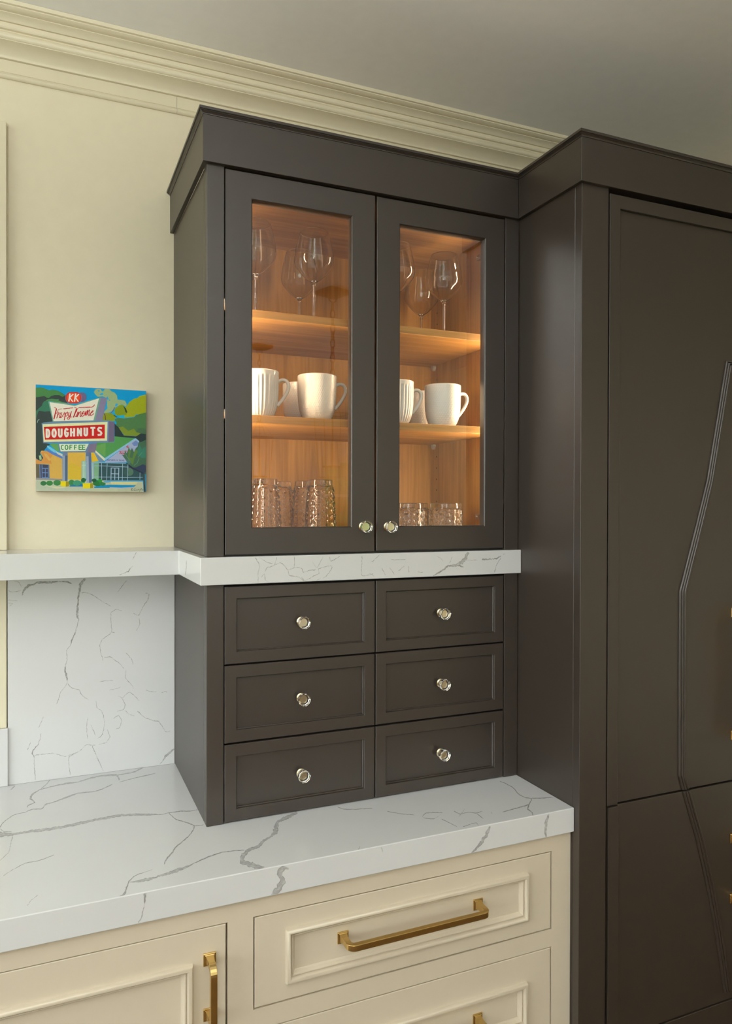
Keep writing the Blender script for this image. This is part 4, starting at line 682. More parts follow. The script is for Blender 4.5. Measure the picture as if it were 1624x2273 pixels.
ledge = thing('stone_ledge', 'thick white quartz ledge stepping forward between glass cabinet and small drawers', 'ledge')
LZ0, LZ1 = 1.4289, 1.4875
LF = -0.4391
LX = 0.7871
MB().prism([(-1.1, YW), (-1.1, -0.1658), (-0.0156, -0.1658), (-0.0156, LF), (LX - 0.0004, LF), (LX - 0.0004, YW)], 'z', LZ0, LZ1).build('slab', 'quartz', ledge, 0.0014, segs=3)
cz = lambda v: min(LZ1 - 0.0015, max(LZ0 + 0.0015, v))
veining(ledge, [(VEINS['ledge_left'], lambda u, v, l: (u, -0.1658 - l, cz(v))),
                (VEINS['ledge_side'], lambda u, v, l: (-0.0156 - l, u, cz(v))),
                (VEINS['ledge_front'], lambda u, v, l: (min(LX - 0.003, max(-0.014, u)), LF - l, cz(v)))])

# ================================================================== hardware
def knob(parent, x, yf, z):
    """Faceted clear knob on a brass stem; two sub-parts of a drawer or door."""
    MB().lathe([(0.0085, 0), (0.0105, -0.0008), (0.0105, -0.0028), (0.0080, -0.0045), (0.0072, -0.0090), (0.0088, -0.0125), (0.0090, -0.0140), (0.0084, -0.0146)], 24, (x, yf, z), 'y').build('knob_base', 'palebrass', parent, smooth=False)
    prof = [(0.0090, -0.0149), (0.0118, -0.0153), (0.0130, -0.0175), (0.0139, -0.0270), (0.0136, -0.0285), (0.0118, -0.0300)]
    k = MB().lathe(prof, 10, (x, yf, z), 'y')
    o = k.build('knob', 'glass', parent)
    o['label'] = 'clear faceted knob'
    return o

def pull(parent, c0, c1, yf, out, vertical):
    """Square-section brass pull between plate centres c0 and c1 on the face y = yf."""
    mb = MB()
    hp, hb = 0.0118, 0.0058
    (xa, za), (xb, zb) = c0, c1
    def sq(cx, cz_, h, y):
        return [(cx - h, y, cz_ - h), (cx + h, y, cz_ - h), (cx + h, y, cz_ + h), (cx - h, y, cz_ + h)]
    for cx, cz_ in (c0, c1):
        mb.sections([sq(cx, cz_, hp, yf), sq(cx, cz_, hp, yf - 0.0022), sq(cx, cz_, hp - 0.0012, yf - 0.0034), sq(cx, cz_, hp - 0.003, yf - 0.0036), sq(cx, cz_, hp - 0.0036, yf - 0.0044)])
        mb.sections([sq(cx, cz_, hp - 0.0038, yf - 0.0040), sq(cx, cz_, 0.0070, yf - 0.0075), sq(cx, cz_, 0.0060, yf - 0.0135), sq(cx, cz_, hb, yf - 0.0210), sq(cx, cz_, hb, yf - out + 0.0115)])
    # bar with rounded elbows, as a loop of rectangular sections in the plane of travel
    d = Vector((xb - xa, 0, zb - za)).normalized()
    side = Vector((0, 0, 1)) if abs(d.x) > 0.5 else Vector((1, 0, 0))
    A, B = Vector((xa, 0, za)), Vector((xb, 0, zb))
    loops = []
    R = 0.0115
    def sec(p, nrm):
        return [tuple(p + nrm * hb + side * hb), tuple(p + nrm * hb * 0.75 + side * hb * 1.06), tuple(p - nrm * hb + side * hb), tuple(p - nrm * hb - side * hb), tuple(p + nrm * hb * 0.75 - side * hb * 1.06), tuple(p + nrm * hb - side * hb)]
    oc = A + Vector((0, yf - out + R, 0)) + d * (R - 0.0)
    for k in range(7):
        a = PI / 2 * k / 6
        nrm = -d * math.cos(a) + Vector((0, -1, 0)) * math.sin(a)
        loops.append(sec(oc + nrm * R, nrm))
    oc = B + Vector((0, yf - out + R, 0)) - d * R
    for k in range(7):
        a = PI / 2 * k / 6
        nrm = Vector((0, -1, 0)) * math.cos(a) + d * math.sin(a)
        loops.append(sec(oc + nrm * R, nrm))
    mb.sections(loops)
    o = mb.build('pull', 'brass', parent, 0.0009, segs=2)
    o['label'] = 'satin brass bar pull on square plates'
    return o

# ================================================================== glass-door display cabinet
CZ0, CZ1 = 1.4879, 2.3185
gc = thing('display_cabinet', 'dark glass-door display cabinet lit warm inside, standing on the quartz ledge', 'cabinet', (0.393, -0.2, CZ0))
XA, XI = 0.030, 0.757                   # inner faces of the sides
MB().box(0.0, 0.012, -0.3965, YW, CZ0, CZ1).build('side_panel', 'dark', gc, 0.0008, segs=1)
MB().box(0.0122, XA, -0.3965, YW, CZ0 + 0.018, 2.307).build('side_lining', 'wood_z', gc)
MB().box(XI, W - 0.001, -0.3965, YW, CZ0 + 0.018, 2.307).build('side_lining', 'wood_z', gc)
MB().box(XA, XI, -0.012, YW, CZ0 + 0.018, 2.307).build('back_panel', 'wood_z', gc)
MB().box(0.0122, W - 0.001, -0.4015, YW, 2.3072, CZ1 + 0.002).build('top_panel', 'wood_x', gc)
MB().box(0.0122, W - 0.001, -0.4015, YW, CZ0, CZ0 + 0.0178).build('bottom_panel', 'wood_x', gc)
SH1, SH2 = 2.0340, 1.7995
for zt in (SH1, SH2):
    MB().box(XA + 0.001, XI - 0.001, -0.380, -0.0125, zt - 0.0178, zt).build('shelf', 'wood_x', gc, 0.0008, segs=1)
MB().box(0.0, 0.0372, -D, -0.3975, CZ0, 2.3205).build('stile', 'dark', gc, 0.0010)
MB().box(0.7455, W - 0.0012, -D, -0.3975, CZ0, 2.3205).build('stile', 'dark', gc, 0.0010)
for za, zb2 in ((CZ0 + 0.001, 1.786), (1.806, 2.020), (2.046, 2.3185)):
    MB().box(0.0302, 0.0465, -0.4040, -0.3976, za, zb2).build('led_baffle', 'dark', gc)  # unseen strips added to block LED glow, open at the shelf heights
ph = MB()
for z in [1.578, 1.611, 1.645, 1.677, 1.7105, 1.7441, 1.844, 1.878, 1.912, 1.946, 1.9735, 2.104, 2.138, 2.171, 2.205]:
    ph.lathe([(0.0026, 0), (0.0026, 0.0004)], 10, (0, 0, 0))
    n = 20
    ph.v[-n:] = [(XI - 0.0003 - p[2] * 0.5, -0.0515 + p[0], z + p[1]) for p in ph.v[-n:]]
ph.build('peg_hole', 'hole', gc, kind='stuff')
for zt in (SH1, SH2):
    c = MB().prism([(-0.046, zt - 0.0180), (-0.030, zt - 0.0180), (-0.030, zt - 0.0225), (-0.034, zt - 0.0300), (-0.039, zt - 0.0335), (-0.043, zt - 0.0300), (-0.046, zt - 0.0230)], 'x', XI - 0.0095, XI)
    c.build('shelf_clip', 'clearplastic', gc, 0.001)['label'] = 'clear plastic shelf clip'
for z in (1.569, 2.262):
    h = MB().box(XI - 0.009, XI, -0.330, -0.283, z - 0.0065, z + 0.0065)
    h.box(XI - 0.012, XI - 0.009, -0.322, -0.300, z - 0.004, z + 0.004)
    h.lathe([(0.0030, -0.0135), (0.0030, -0.009)], 8, (XI, 0, 0))
    n = 16
    h.v[-n:] = [(XI + p[2], -0.292 + p[0] - XI, z + p[1]) for p in h.v[-n:]]
    h.box(XI - 0.011, XI - 0.001, -0.3965, -0.330, z - 0.005, z + 0.005)
    h.build('hinge', 'steel', gc, 0.0008)['label'] = 'steel concealed hinge'
for xs in (0.0306, 0.7514):
    MB().box(xs, xs + 0.005, -0.3968, -0.3815, 1.512, 2.300).build('led_strip', 'led', gc)['label'] = 'warm LED strip'

frieze = [(0, 2.3190), (0.0098, 2.3190), (0.0098, 2.4165), (0, 2.4165)]
cornice = [(0, 2.4167), (0.0104, 2.4167), (0.0106, 2.4182), (0.0118, 2.4198), (0.0146, 2.4216), (0.0160, 2.4222), (0.0160, 2.4234), (0.0180, 2.4234), (0.0186, 2.4242), (0.0186, 2.4292), (0.0180, 2.4298), (0, 2.4298)]
path_a = [lambda o: (-o, YW), lambda o: (-o, -D - o), lambda o: (W - o - 0.0004, -D - o)]
MB().box(0.0374, 0.7453, -D + 0.0016, -0.3985, 2.3190, 2.3300).build('gap_blocker', 'dark', gc)  # added to block light leaking through the gap above the doors
MB().box(0.0374, 0.7453, -0.4042, -0.4017, CZ0, CZ0 + 0.0178).build('gap_shade', 'dark', gc)  # dark strip added as shade, hiding LED glow under the doors
MB().sweep(frieze, path_a).build('frieze', 'dark', gc, 0.0006, segs=1)
MB().sweep(cornice, path_a).build('cornice', 'dark', gc)

YD = -D + 0.0212
def glass_door(x0, x1, z0, z1, px0, px1, pz0, pz1, kx, kz, lab):
    mb = MB()
    # frame as a closed ring whose rails and stiles have their own widths
    def ring(ix, y):
        return [(x0 + ix, y, z0 + ix), (x1 - ix, y, z0 + ix), (x1 - ix, y, z1 - ix), (x0 + ix, y, z1 - ix)]
    def hole(g, y):
        return [(px0 - g, y, pz0 - g), (px1 + g, y, pz0 - g), (px1 + g, y, pz1 + g), (px0 - g, y, pz1 + g)]
    L = [ring(0, YD), ring(0, -D + 0.0012), ring(0.0012, -D), hole(0.0022, -D), hole(0.0, -D + 0.0022), hole(0.0, -D + 0.0120), hole(0.0, YD)]
    vs = [p for r in L for p in r]
    fs = []
    for k in range(7):
        a, b = k * 4, ((k + 1) % 7) * 4
        for i in range(4):
            j = (i + 1) % 4
            fs.append((a + i, a + j, b + j, b + i))
    mb.add(vs, fs)
    d = mb.build('door', 'dark', gc)
    d['label'] = lab
    MB().add([(px0 + 0.0001, -D + 0.009, pz0 + 0.0001), (px1 - 0.0001, -D + 0.009, pz0 + 0.0001), (px1 - 0.0001, -D + 0.009, pz1 - 0.0001), (px0 + 0.0001, -D + 0.009, pz1 - 0.0001)], [(0, 1, 2, 3)]).build('pane', 'pane', d)['label'] = 'clear glass pane'
    knob(d, kx, -D, kz)
    return d
glass_door(0.0396, 0.3887, 1.4915, 2.3155, 0.0985, 0.3300, 1.5498, 2.2582, 0.3585, 1.5498, 'left glass door')
glass_door(0.3937, 0.7434, 1.4928, 2.3150, 0.4535, 0.6862, 1.5497, 2.2585, 0.4215, 1.5488, 'right glass door')

# ================================================================== small drawer cabinet
dc = thing('drawer_cabinet', 'dark cabinet of six small drawers between worktop and quartz ledge', 'cabinet', (0.393, -0.2, ZC + 0.0003))
MB().box(0.0, 0.016, -0.3965, YW, ZC + 0.0003, LZ0 - 0.0003).build('side_panel', 'dark', dc, 0.0008, segs=1)
MB().box(0.0162, W - 0.001, -0.398, YW, ZC + 0.0003, LZ0 - 0.0003).build('carcass', 'black', dc)
for a, b in ((0.0, 0.0366), (0.7460, W - 0.0012)):
    MB().box(a, b, -D, -0.3982, ZC + 0.0003, LZ0 - 0.0003).build('stile', 'dark', dc, 0.0010)
def shaker(name, parent, x0, x1, z0, z1, yf, fw, rec, yb):
    return MB().rings(x0, x1, z0, z1, [(0, yb), (0, yf + 0.0012), (0.0012, yf), (fw, yf), (fw + 0.0008, yf + 0.0008), (fw + 0.0012, yf + rec * 0.55), (fw + 0.0030, yf + rec * 0.75), (fw + 0.0034, yf + rec)]).build(name, 'dark', parent)
cols = ((0.0386, 0.3904), (0.3930, 0.7440))
rows = ((1.2560, 1.4232), (1.0865, 1.2528), (0.9165, 1.0825))
for ci, (a, b) in enumerate(cols):
    for ri, (z0, z1) in enumerate(rows):
        dr = shaker('drawer', dc, a, b, z0, z1, -D, 0.0256, 0.0095, -0.4045)
        knob(dr, (0.2095, 0.5630)[ci], -D, (1.3395, 1.1696, 1.0006)[ri])

# ================================================================== tall cabinet on the right
XT = 1.80
tc_ = thing('tall_cabinet', 'tall dark floor-to-cornice cabinet with ribbed curved mouldings at right', 'cabinet', (1.29, -0.3, 0.0))
MB().box(W, W + 0.018, -D2 + 0.0235, 0.0, 0.0, 2.3195).build('side_panel', 'dark', tc_, 0.0008, segs=1)
MB().box(W + 0.0182, XT, -D2 + 0.024, 0.0, 0.0, 2.3195).build('carcass', 'black', tc_)
MB().box(W, 0.8625, -D2, -D2 + 0.0228, 0.0, 2.3205).build('stile', 'dark', tc_, 0.0010)
MB().box(1.7245, XT, -D2, -D2 + 0.0228, 0.0, 2.3205).build('stile', 'dark', tc_, 0.0010)
path_b = [lambda o: (W - o, -D - o - 0.0002), lambda o: (W - o, -D2 - o), lambda o: (XT, -D2 - o)]
MB().sweep(frieze, path_b).build('frieze', 'dark', tc_, 0.0006, segs=1)
MB().sweep(cornice, path_b).build('cornice', 'dark', tc_)
MB().box(W + 0.001, XT, -D2 + 0.001, 0.0, 2.3205, 2.4160).build('top_panel', 'dark', tc_)
XM = 1.2950
def tall_door(x0, x1, z0, z1, left, top, lab):
    """Flat recessed panel with a raised stile on the outer side and, on the upper doors, a raised top rail."""
    mb = MB()
    fw, rec = 0.0305, 0.0085
    yf, yb = -D2, -D2 + 0.022
    mb.box(x0, x1, yf + rec, yb, z0, z1)
    if left:
        poly = [(x0, z0), (x0 + fw, z0)] + ([(x0 + fw, z1 - fw), (x1, z1 - fw), (x1, z1)] if top else [(x0 + fw, z1)]) + [(x0, z1)]
    else:
        poly = [(x1, z1), (x1 - fw, z1)] if not top else [(x1, z1), (x0, z1), (x0, z1 - fw), (x1 - fw, z1 - fw)]
        poly += [(x1 - fw, z0), (x1, z0)]
    mb.prism(poly, 'y', yf, yf + rec)
    d = mb.build('door', 'dark', tc_, 0.0011)
    d['label'] = lab
    return d
TL = {}
TL['ul'] = tall_door(0.8665, XM - 0.0015, 0.9105, 2.3095, True, True, 'upper left door with ribbed moulding')
TL['ur'] = tall_door(XM + 0.0015, 1.7205, 0.9105, 2.3095, False, True, 'upper right door beyond the frame')
TL['ll'] = tall_door(0.8705, XM - 0.0015, 0.3590, 0.9060, True, False, 'lower left door with ribbed moulding')
TL['lr'] = tall_door(XM + 0.0015, 1.7205, 0.3590, 0.9060, False, False, 'lower right door beyond the frame')
tall_door(0.8705, XM - 0.0015, 0.1000, 0.3545, True, False, 'bottom left door')
tall_door(XM + 0.0015, 1.7205, 0.1000, 0.3545, False, False, 'bottom right door')
YP = -D2 + 0.0085
HALF = [(0.5 - 0.5 * math.cos(PI * q / 10), 0.0046 * math.sin(PI * q / 10)) for q in range(11)]
def ribs(parent, pts, mirror):
    """Three half-round beads side by side, following (left x, right x, z) stations."""
    for kx in range(3):
        mb = MB()
        loops = []
        dense = [pts[0]]
        for p, q in zip(pts[:-1], pts[1:]):
            dense += [tuple(a_ + (b_ - a_) * t_ for a_, b_ in zip(p, q)) for t_ in (0.015, 0.985)] + [q]
        for xl, xr, zl, zr in dense:
            wx = (xr - xl) / 3
            wz = (zr - zl) / 3
            a = (xl + wx * (kx + 0.02), zl + wz * (kx + 0.02))
            b = (xl + wx * (kx + 0.98), zl + wz * (kx + 0.98))
            lp = []
            for t, hgt in HALF:
                x_ = a[0] + (b[0] - a[0]) * t
                z_ = a[1] + (b[1] - a[1]) * t
                if mirror:
                    x_ = 2 * XM - x_
                lp.append((x_, YP + 0.0005 - hgt - (0.0004 if hgt else 0), z_))
            loops.append(lp)
        mb.sections(loops).build('bead', 'dark', parent, smooth=True)
up = [(1.2390, 1.2600, 1.9600, 1.9460), (1.2120, 1.2335, 1.829, 1.8255), (1.1770, 1.1985, 1.664, 1.659), (1.1415, 1.1630, 1.5520, 1.5460), (1.0888, 1.1116, 1.3930, 1.3905), (1.0885, 1.1130, 1.19, 1.19), (1.0895, 1.1140, 0.9460, 0.9400), (1.1008, 1.1255, 0.9106, 0.9106)]
lo = [(1.1030, 1.1285, 0.9059, 0.9059), (1.1250, 1.1500, 0.8450, 0.8430), (1.1494, 1.1740, 0.7801, 0.7780), (1.1886, 1.2130, 0.6439, 0.6420), (1.2153, 1.2400, 0.5318, 0.5300), (1.2453, 1.2700, 0.3790, 0.3800)]
for key, st_ in (('ul', up), ('ll', lo)):
    ribs(TL[key], st_, False)
for key, st_ in (('ur', up), ('lr', lo)):
    ribs(TL[key], st_, True)
# level caps of the ribbed outline at its top, to the middle joint
for key, sgn in (('ul', False), ('ur', True)):
    mb = MB()
    for kx in range(3):
        x0 = 1.2390 + 0.007 * kx
        z1 = 1.9600 - 0.0047 * kx
        loops = []
        for xx in (x0, XM - 0.0016):
            lp = []
            for t, hgt in HALF:
                x_ = xx + (0.007 * t if xx == x0 else 0)
                lp.append(((2 * XM - x_) if sgn else x_, YP + 0.0004 - hgt, z1 - 0.0047 * t))
            loops.append(lp)
        mb.sections(loops)
    mb.build('bead', 'dark', TL[key], smooth=True)
for key, xp in (('ul', 1.2750), ('ur', 2 * XM - 1.2750)):
    pull(TL[key], (xp, 1.3320), (xp, 1.0240), YP, 0.042, True)
for key, xp in (('ll', 1.2755), ('lr', 2 * XM - 1.2755)):
    pull(TL[key], (xp, 0.7640), (xp, 0.6120), YP, 0.042, True)

# ================================================================== cream base cabinet
YBF = -0.636
bc = thing('base_cabinet', 'cream base cabinet with brass pulls and applied mouldings under the worktop', 'cabinet', (0.1, -0.3, 0.0))
ZT = ZC - 0.0550
MB().box(-1.23, W - 0.003, YBF + 0.0225, YW, 0.10, ZT).build('carcass', 'cream', bc)
MB().box(-1.20, W - 0.003, YBF + 0.075, YW, 0.0, 0.0995).build('plinth', 'cream', bc)
DX1 = 0.7342
drs = [(0.6460, 0.8178), (0.4080, 0.6018), (0.1320, 0.3640)]
ff = MB()
yb_ = YBF + 0.022
ff.box(DX1, W - 0.0012, YBF, yb_, 0.10, ZT)
ff.box(-0.0020, 0.0470, YBF, yb_, 0.10, ZT)
ff.box(-0.0020 - 1.2, -0.0020, YBF, yb_, 0.8208, ZT)
ff.box(-1.2, -0.0020, YBF, yb_, 0.10, 0.1290)
ff.box(-1.23, -0.66, YBF, yb_, 0.10, 0.8208)
ff.box(0.0470, DX1, YBF, yb_, 0.8202, ZT)
ff.box(0.0470, DX1, YBF, yb_, 0.6042, 0.6436)
ff.box(0.0470, DX1, YBF, yb_, 0.3664, 0.4056)
ff.box(0.0470, DX1, YBF, yb_, 0.10, 0.1296)
ff.build('face_frame', 'cream', bc)
MOULD = [(0, 0.0), (0.0003, -0.0040), (0.0012, -0.0078), (0.0030, -0.0102), (0.0056, -0.0110), (0.0080, -0.0102), (0.0098, -0.0076), (0.0105, -0.0035), (0.0112, -0.0012), (0.0124, -0.0012), (0.0130, -0.0036), (0.0148, -0.0036), (0.0160, -0.0020), (0.0172, 0.0012), (0.0188, 0.0034), (0.0205, 0.0044), (0.0208, 0.0058)]
def moulding(parent, x0, x1, z0, z1, yf):
    return MB().rings(x0, x1, z0, z1, [(a, yf + h + (0.0003 if h == 0 else 0)) for a, h in MOULD], cap=False, back=False).build('moulding', 'cream', parent, smooth='auto')
def flat_front(name, x0, x1, z0, z1, mx0, mx1, mz0, mz1):
    # flat front whose field inside the moulding lies 6 mm back
    def ring(ix, y):
        return [(x0 + ix, y, z0 + ix), (x1 - ix, y, z0 + ix), (x1 - ix, y, z1 - ix), (x0 + ix, y, z1 - ix)]
    def inner(g, y):
        return [(mx0 + g, y, mz0 + g), (mx1 - g, y, mz0 + g), (mx1 - g, y, mz1 - g), (mx0 + g, y, mz1 - g)]
    L = [ring(0, yb_ - 0.0005), ring(0, YBF + 0.0014), ring(0.0004, YBF + 0.0004), ring(0.0014, YBF), inner(0.006, YBF), inner(0.006, YBF + 0.0060)]
    fs = [(3, 2, 1, 0)]
    for k in range(len(L) - 1):
        for i in range(4):
            j = (i + 1) % 4
            fs.append((k * 4 + i, k * 4 + j, k * 4 + 4 + j, k * 4 + 4 + i))
    fs.append(tuple((len(L) - 1) * 4 + i for i in range(4)))
    d = MB().add([p for r in L for p in r], fs).build(name, 'cream', bc)
    moulding(d, mx0, mx1, mz0, mz1, YBF)
    return d
for i, (z0, z1) in enumerate(drs):
    if i == 0:
        d = flat_front('drawer', 0.0496, 0.7316, z0, z1, 0.1098, 0.6692, 0.6785, 0.7838)
        pull(d, (0.2308, 0.7374), (0.5438, 0.7374), YBF + 0.006, 0.042, False)
    else:
        d = flat_front('drawer', 0.0496, 0.7316, z0, z1, 0.1098, 0.6668, z0 + 0.036, z1 - 0.0598)
        zz = {1: 0.4885, 2: 0.2400}[i]
        pull(d, (0.2308, zz), (0.5438, zz), YBF + 0.006, 0.042, False)
d = flat_front('door', -0.6570, -0.0052, 0.1320, 0.8188, -0.5960, -0.0662, 0.1930, 0.7588)
pull(d, (-0.0354, 0.7612), (-0.0354, 0.6590), YBF, 0.036, True)

# ================================================================== picture on the wall
pic = thing('painting', 'small square unframed painting of a roadside doughnut shop sign on cream wall', 'painting', (-0.2045, YW, 1.763))
PX0, PX1, PZ0, PZ1 = -0.3355, -0.0735, 1.6317, 1.8944
PY = -0.0038
MB().box(PX0, PX1, PY, YW - 0.0005, PZ0, PZ1).build('panel', 'canvas_edge', pic, 0.0006, segs=1)
def srgb(c):
    return tuple(((v / 255 / 12.92) if v < 11 else ((v / 255 + 0.055) / 1.055) ** 2.4) for v in c)
def picture():
    vs, fs, cols_ = [], [], []
    def P(q, l):
        u, v = min(999, max(1, q[0])) / 1000, min(999, max(1, q[1])) / 1000
        return (PX0 + u * (PX1 - PX0), PY - 0.0001 - l, PZ0 + v * (PZ1 - PZ0))
    l = 0.0
    for s in PICTURE:
        l += 0.0000007
        c = (*srgb(s[1]), 1)
        base = len(vs)
        if s[0] == 'p':
            pts = s[2]
            tri = tessellate_polygon([[Vector((q[0], q[1], 0)) for q in pts]])
            vs += [P(q, l) for q in pts]
            for t in tri:
                fs.append(tuple(base + k_ for k_ in t))
                cols_.append(c)
        else:
            pts = [Vector(q) for q in s[2]]
            h = s[3] / 2
            row = []
            for k_ in range(len(pts)):
                t = (pts[min(k_ + 1, len(pts) - 1)] - pts[max(k_ - 1, 0)])
                if t.length < 1e-6:
                    t = Vector((1, 0))
                t.normalize()
                n = Vector((-t.y, t.x))
                ext = 1.0
                if 0 < k_ < len(pts) - 1:
                    t0 = (pts[k_] - pts[k_ - 1])
                    if t0.length > 1e-6:
                        ext = min(1.6, 1 / max(0.4, abs(n.dot(Vector((-t0.y, t0.x)).normalized()))))
                e_ = t * (h * 0.5) * (-1 if k_ == 0 else (1 if k_ == len(pts) - 1 else 0))
                row.append((pts[k_] + n * h * ext + e_, pts[k_] - n * h * ext + e_))
            for (a0, b0), (a1, b1) in zip(row[:-1], row[1:]):
                l += 0.0000007
                n_ = len(vs)
                vs += [P(a0, l), P(b0, l), P(b1, l), P(a1, l)]
                fs.append((n_, n_ + 1, n_ + 2, n_ + 3))
                cols_.append(c)
    me = bpy.data.meshes.new('painted_surface')
    me.from_pydata(vs, [], fs)
    me.materials.append(M['paint'])
    at = me.color_attributes.new('paint', 'FLOAT_COLOR', 'CORNER')
    flat = []
    for f, c in zip(me.polygons, cols_):
        flat += list(c) * f.loop_total
    at.data.foreach_set('color', flat)
    # all faces towards the room
    bm = bmesh.new()
    bm.from_mesh(me)
    for f in bm.faces:
        if f.normal.y > 0:
            f.normal_flip()
    bm.to_mesh(me)
    bm.free()
    o = bpy.data.objects.new('painted_surface', me)
    COL.objects.link(o)
    attach(o, pic)
    o['label'] = 'painted scene with red and white doughnut sign'
picture()

# ================================================================== things in the display cabinet
def catmull(pts, k):
    out = []
    n = len(pts)
    for i in range(n - 1):
        p0, p1, p2, p3 = pts[max(i - 1, 0)], pts[i], pts[i + 1], pts[min(i + 2, n - 1)]
        for s in range(k):
            t = s / k
            out.append(tuple(0.5 * ((2 * b) + (c - a) * t + (2 * a - 5 * b + 4 * c - d_) * t * t + (3 * b - a - 3 * c + d_) * t ** 3) for a, b, c, d_ in zip(p0, p1, p2, p3)))
    out.append(pts[-1])
    return out

def surface(mb, prof, n):
    """Open surface of revolution."""
    vs, fs = [], []
    for r, h in prof:
        for i in range(n):
            a = 2 * PI * i / n
            vs.append((r * math.cos(a), r * math.sin(a), h))
    for k_ in range(len(prof) - 1):
        for i in range(n):
            j = (i + 1) % n
            fs.append((k_ * n + i, k_ * n + j, (k_ + 1) * n + j, (k_ + 1) * n + i))
    return mb.add(vs, fs)

GLASS_GROUP = 'stemmed wine glasses on the top shelf'
wg = thing('wine_glass', 'front wine glass of the overlapping pair in the left door', 'wine glass', (0, 0, 0), GLASS_GROUP)
bowl = catmull([(0.0030, 0.0985), (0.0090, 0.1010), (0.0200, 0.1085), (0.0340, 0.1230), (0.0440, 0.1360), (0.0474, 0.1470), (0.0474, 0.1560), (0.0440, 0.1800), (0.0390, 0.2020), (0.0345, 0.2185)], 5)
inner = [(max(0.0006, r - 0.0009), h + (0.0012 if r < 0.03 else 0.0004)) for r, h in bowl[:-1]]
MB().lathe(bowl + [(0.0343, 0.2189), (0.0338, 0.2188)] + inner[::-1], 72).build('bowl', 'bowl', wg, smooth=True)
MB().lathe([(0.0380, 0.0003), (0.0385, 0.0010), (0.0370, 0.0018), (0.0200, 0.0030), (0.0070, 0.0050), (0.0042, 0.0080), (0.0036, 0.0150), (0.0034, 0.0500), (0.0036, 0.0850), (0.0044, 0.0930), (0.0066, 0.0985), (0.0090, 0.1012), (0.0040, 0.1000), (0.0010, 0.0995)], 28).build('stem', 'glass', wg, smooth=True)
wg.location = (0.2796, -0.310, SH1 + 0.0003)
for loc, lab in (((0.1363, -0.310), 'wine glass half hidden by the left frame of the left door, front row'),
                 ((0.1260, -0.165), 'wine glass behind the half hidden one at far left'),
                 ((0.2919, -0.160), 'rear wine glass of the overlapping pair in the left door'),
                 ((0.4977, -0.310), 'wine glass half hidden by the left frame of the right door'),
                 ((0.6576, -0.140), 'rear wine glass seen through the right door, left of the front one'),
                 ((0.6463, -0.290), 'wine glass in front at the right beside the wood side panel')):
    dup(wg, (*loc, SH1 + 0.0003), lab)

MH = 0.1060
def mug_profile():
    outer = catmull([(0.0250, 0.0003), (0.0300, 0.0010), (0.0360, 0.0080), (0.0420, 0.0240), (0.0450, 0.0450), (0.0462, 0.0700), (0.0466, MH - 0.003)], 18)
    return outer + [(0.0464, MH - 0.0008), (0.0455, MH), (0.0444, MH - 0.0010)] + [(0.0432, MH - 0.02), (0.0420, 0.045), (0.0360, 0.018), (0.020, 0.007), (0.004, 0.006)]
def handle_mesh():
    path = [(0.0440, 0, 0.0830), (0.0500, 0, 0.0870), (0.0575, 0, 0.0880), (0.0640, 0, 0.0850), (0.0680, 0, 0.0780), (0.0680, 0, 0.0690), (0.0645, 0, 0.0590), (0.0580, 0, 0.0480), (0.0500, 0, 0.0370), (0.0425, 0, 0.0280)]
    return MB().tube(catmull(path, 3), 0.0042, 10, squash=1.35)
NR = 19 * 6
def ribbed(r, h, a, k):
    if h > MH - 0.010 or r < 0.030 or k > 108:
        return r
    f = min(1.0, (MH - 0.010 - h) / 0.006) * min(1.0, (r - 0.030) / 0.006)
    return r - 0.0016 * f * abs(math.cos(a * 17)) ** 1.0
def dotted(r, h, a, k):
    if h > MH - 0.006 or h < 0.004 or k > 108:
        return r
    N = 62
    pitch = 0.0047
    row = round(h / pitch)
    ph_ = (a * N / (2 * PI) + 0.5 * (row % 2)) % 1.0 - 0.5
    dz = (h - row * pitch) / pitch
    dd = math.hypot(ph_ * 1.0, dz)
    return r - 0.0007 * max(0.0, 1 - (dd / 0.30) ** 2)
prof = mug_profile()
rm = thing('mug', 'white fluted mug cut off by the left frame of the left door', 'mug', (0, 0, 0), 'white mugs on the middle shelf')
MB().lathe(prof, 204, rfun=ribbed).build('body', 'porcelain', rm, smooth=True)
handle_mesh().build('handle', 'porcelain', rm, smooth=True)
rm.location = (0.1383, -0.330, SH2 + 0.0003)
rm.rotation_euler = (0, 0, -0.3)
dup(rm, (0.4866, -0.330, SH2 + 0.0003), 'white fluted mug cut off by the left frame of the right door', -0.15)
def fine(prof_):
    out = []
    for (r0, h0), (r1, h1) in zip(prof_[:-1], prof_[1:]):
        out.append((r0, h0))
    out.append(prof_[-1])
    return out
dm = thing('mug', 'white dimpled mug in front in the left door, handle to the right', 'mug', (0, 0, 0), 'white mugs on the middle shelf')
MB().lathe(prof, 372, rfun=dotted).build('body', 'porcelain', dm, smooth=True)
handle_mesh().build('handle', 'porcelain', dm, smooth=True)
dm.location = (0.2806, -0.330, SH2 + 0.0003)
dm.rotation_euler = (0, 0, -0.25)
dup(dm, (0.2835, -0.200, SH2 + 0.0003), 'white dimpled mug mostly hidden behind the front mugs, left door', -0.2)
dup(dm, (0.6358, -0.200, SH2 + 0.0003), 'shaded dimpled mug behind the front mugs, right door', -0.2)
dup(dm, (0.6236, -0.325, SH2 + 0.0003), 'white dimpled mug in front in the right door, handle to the right', -0.1)

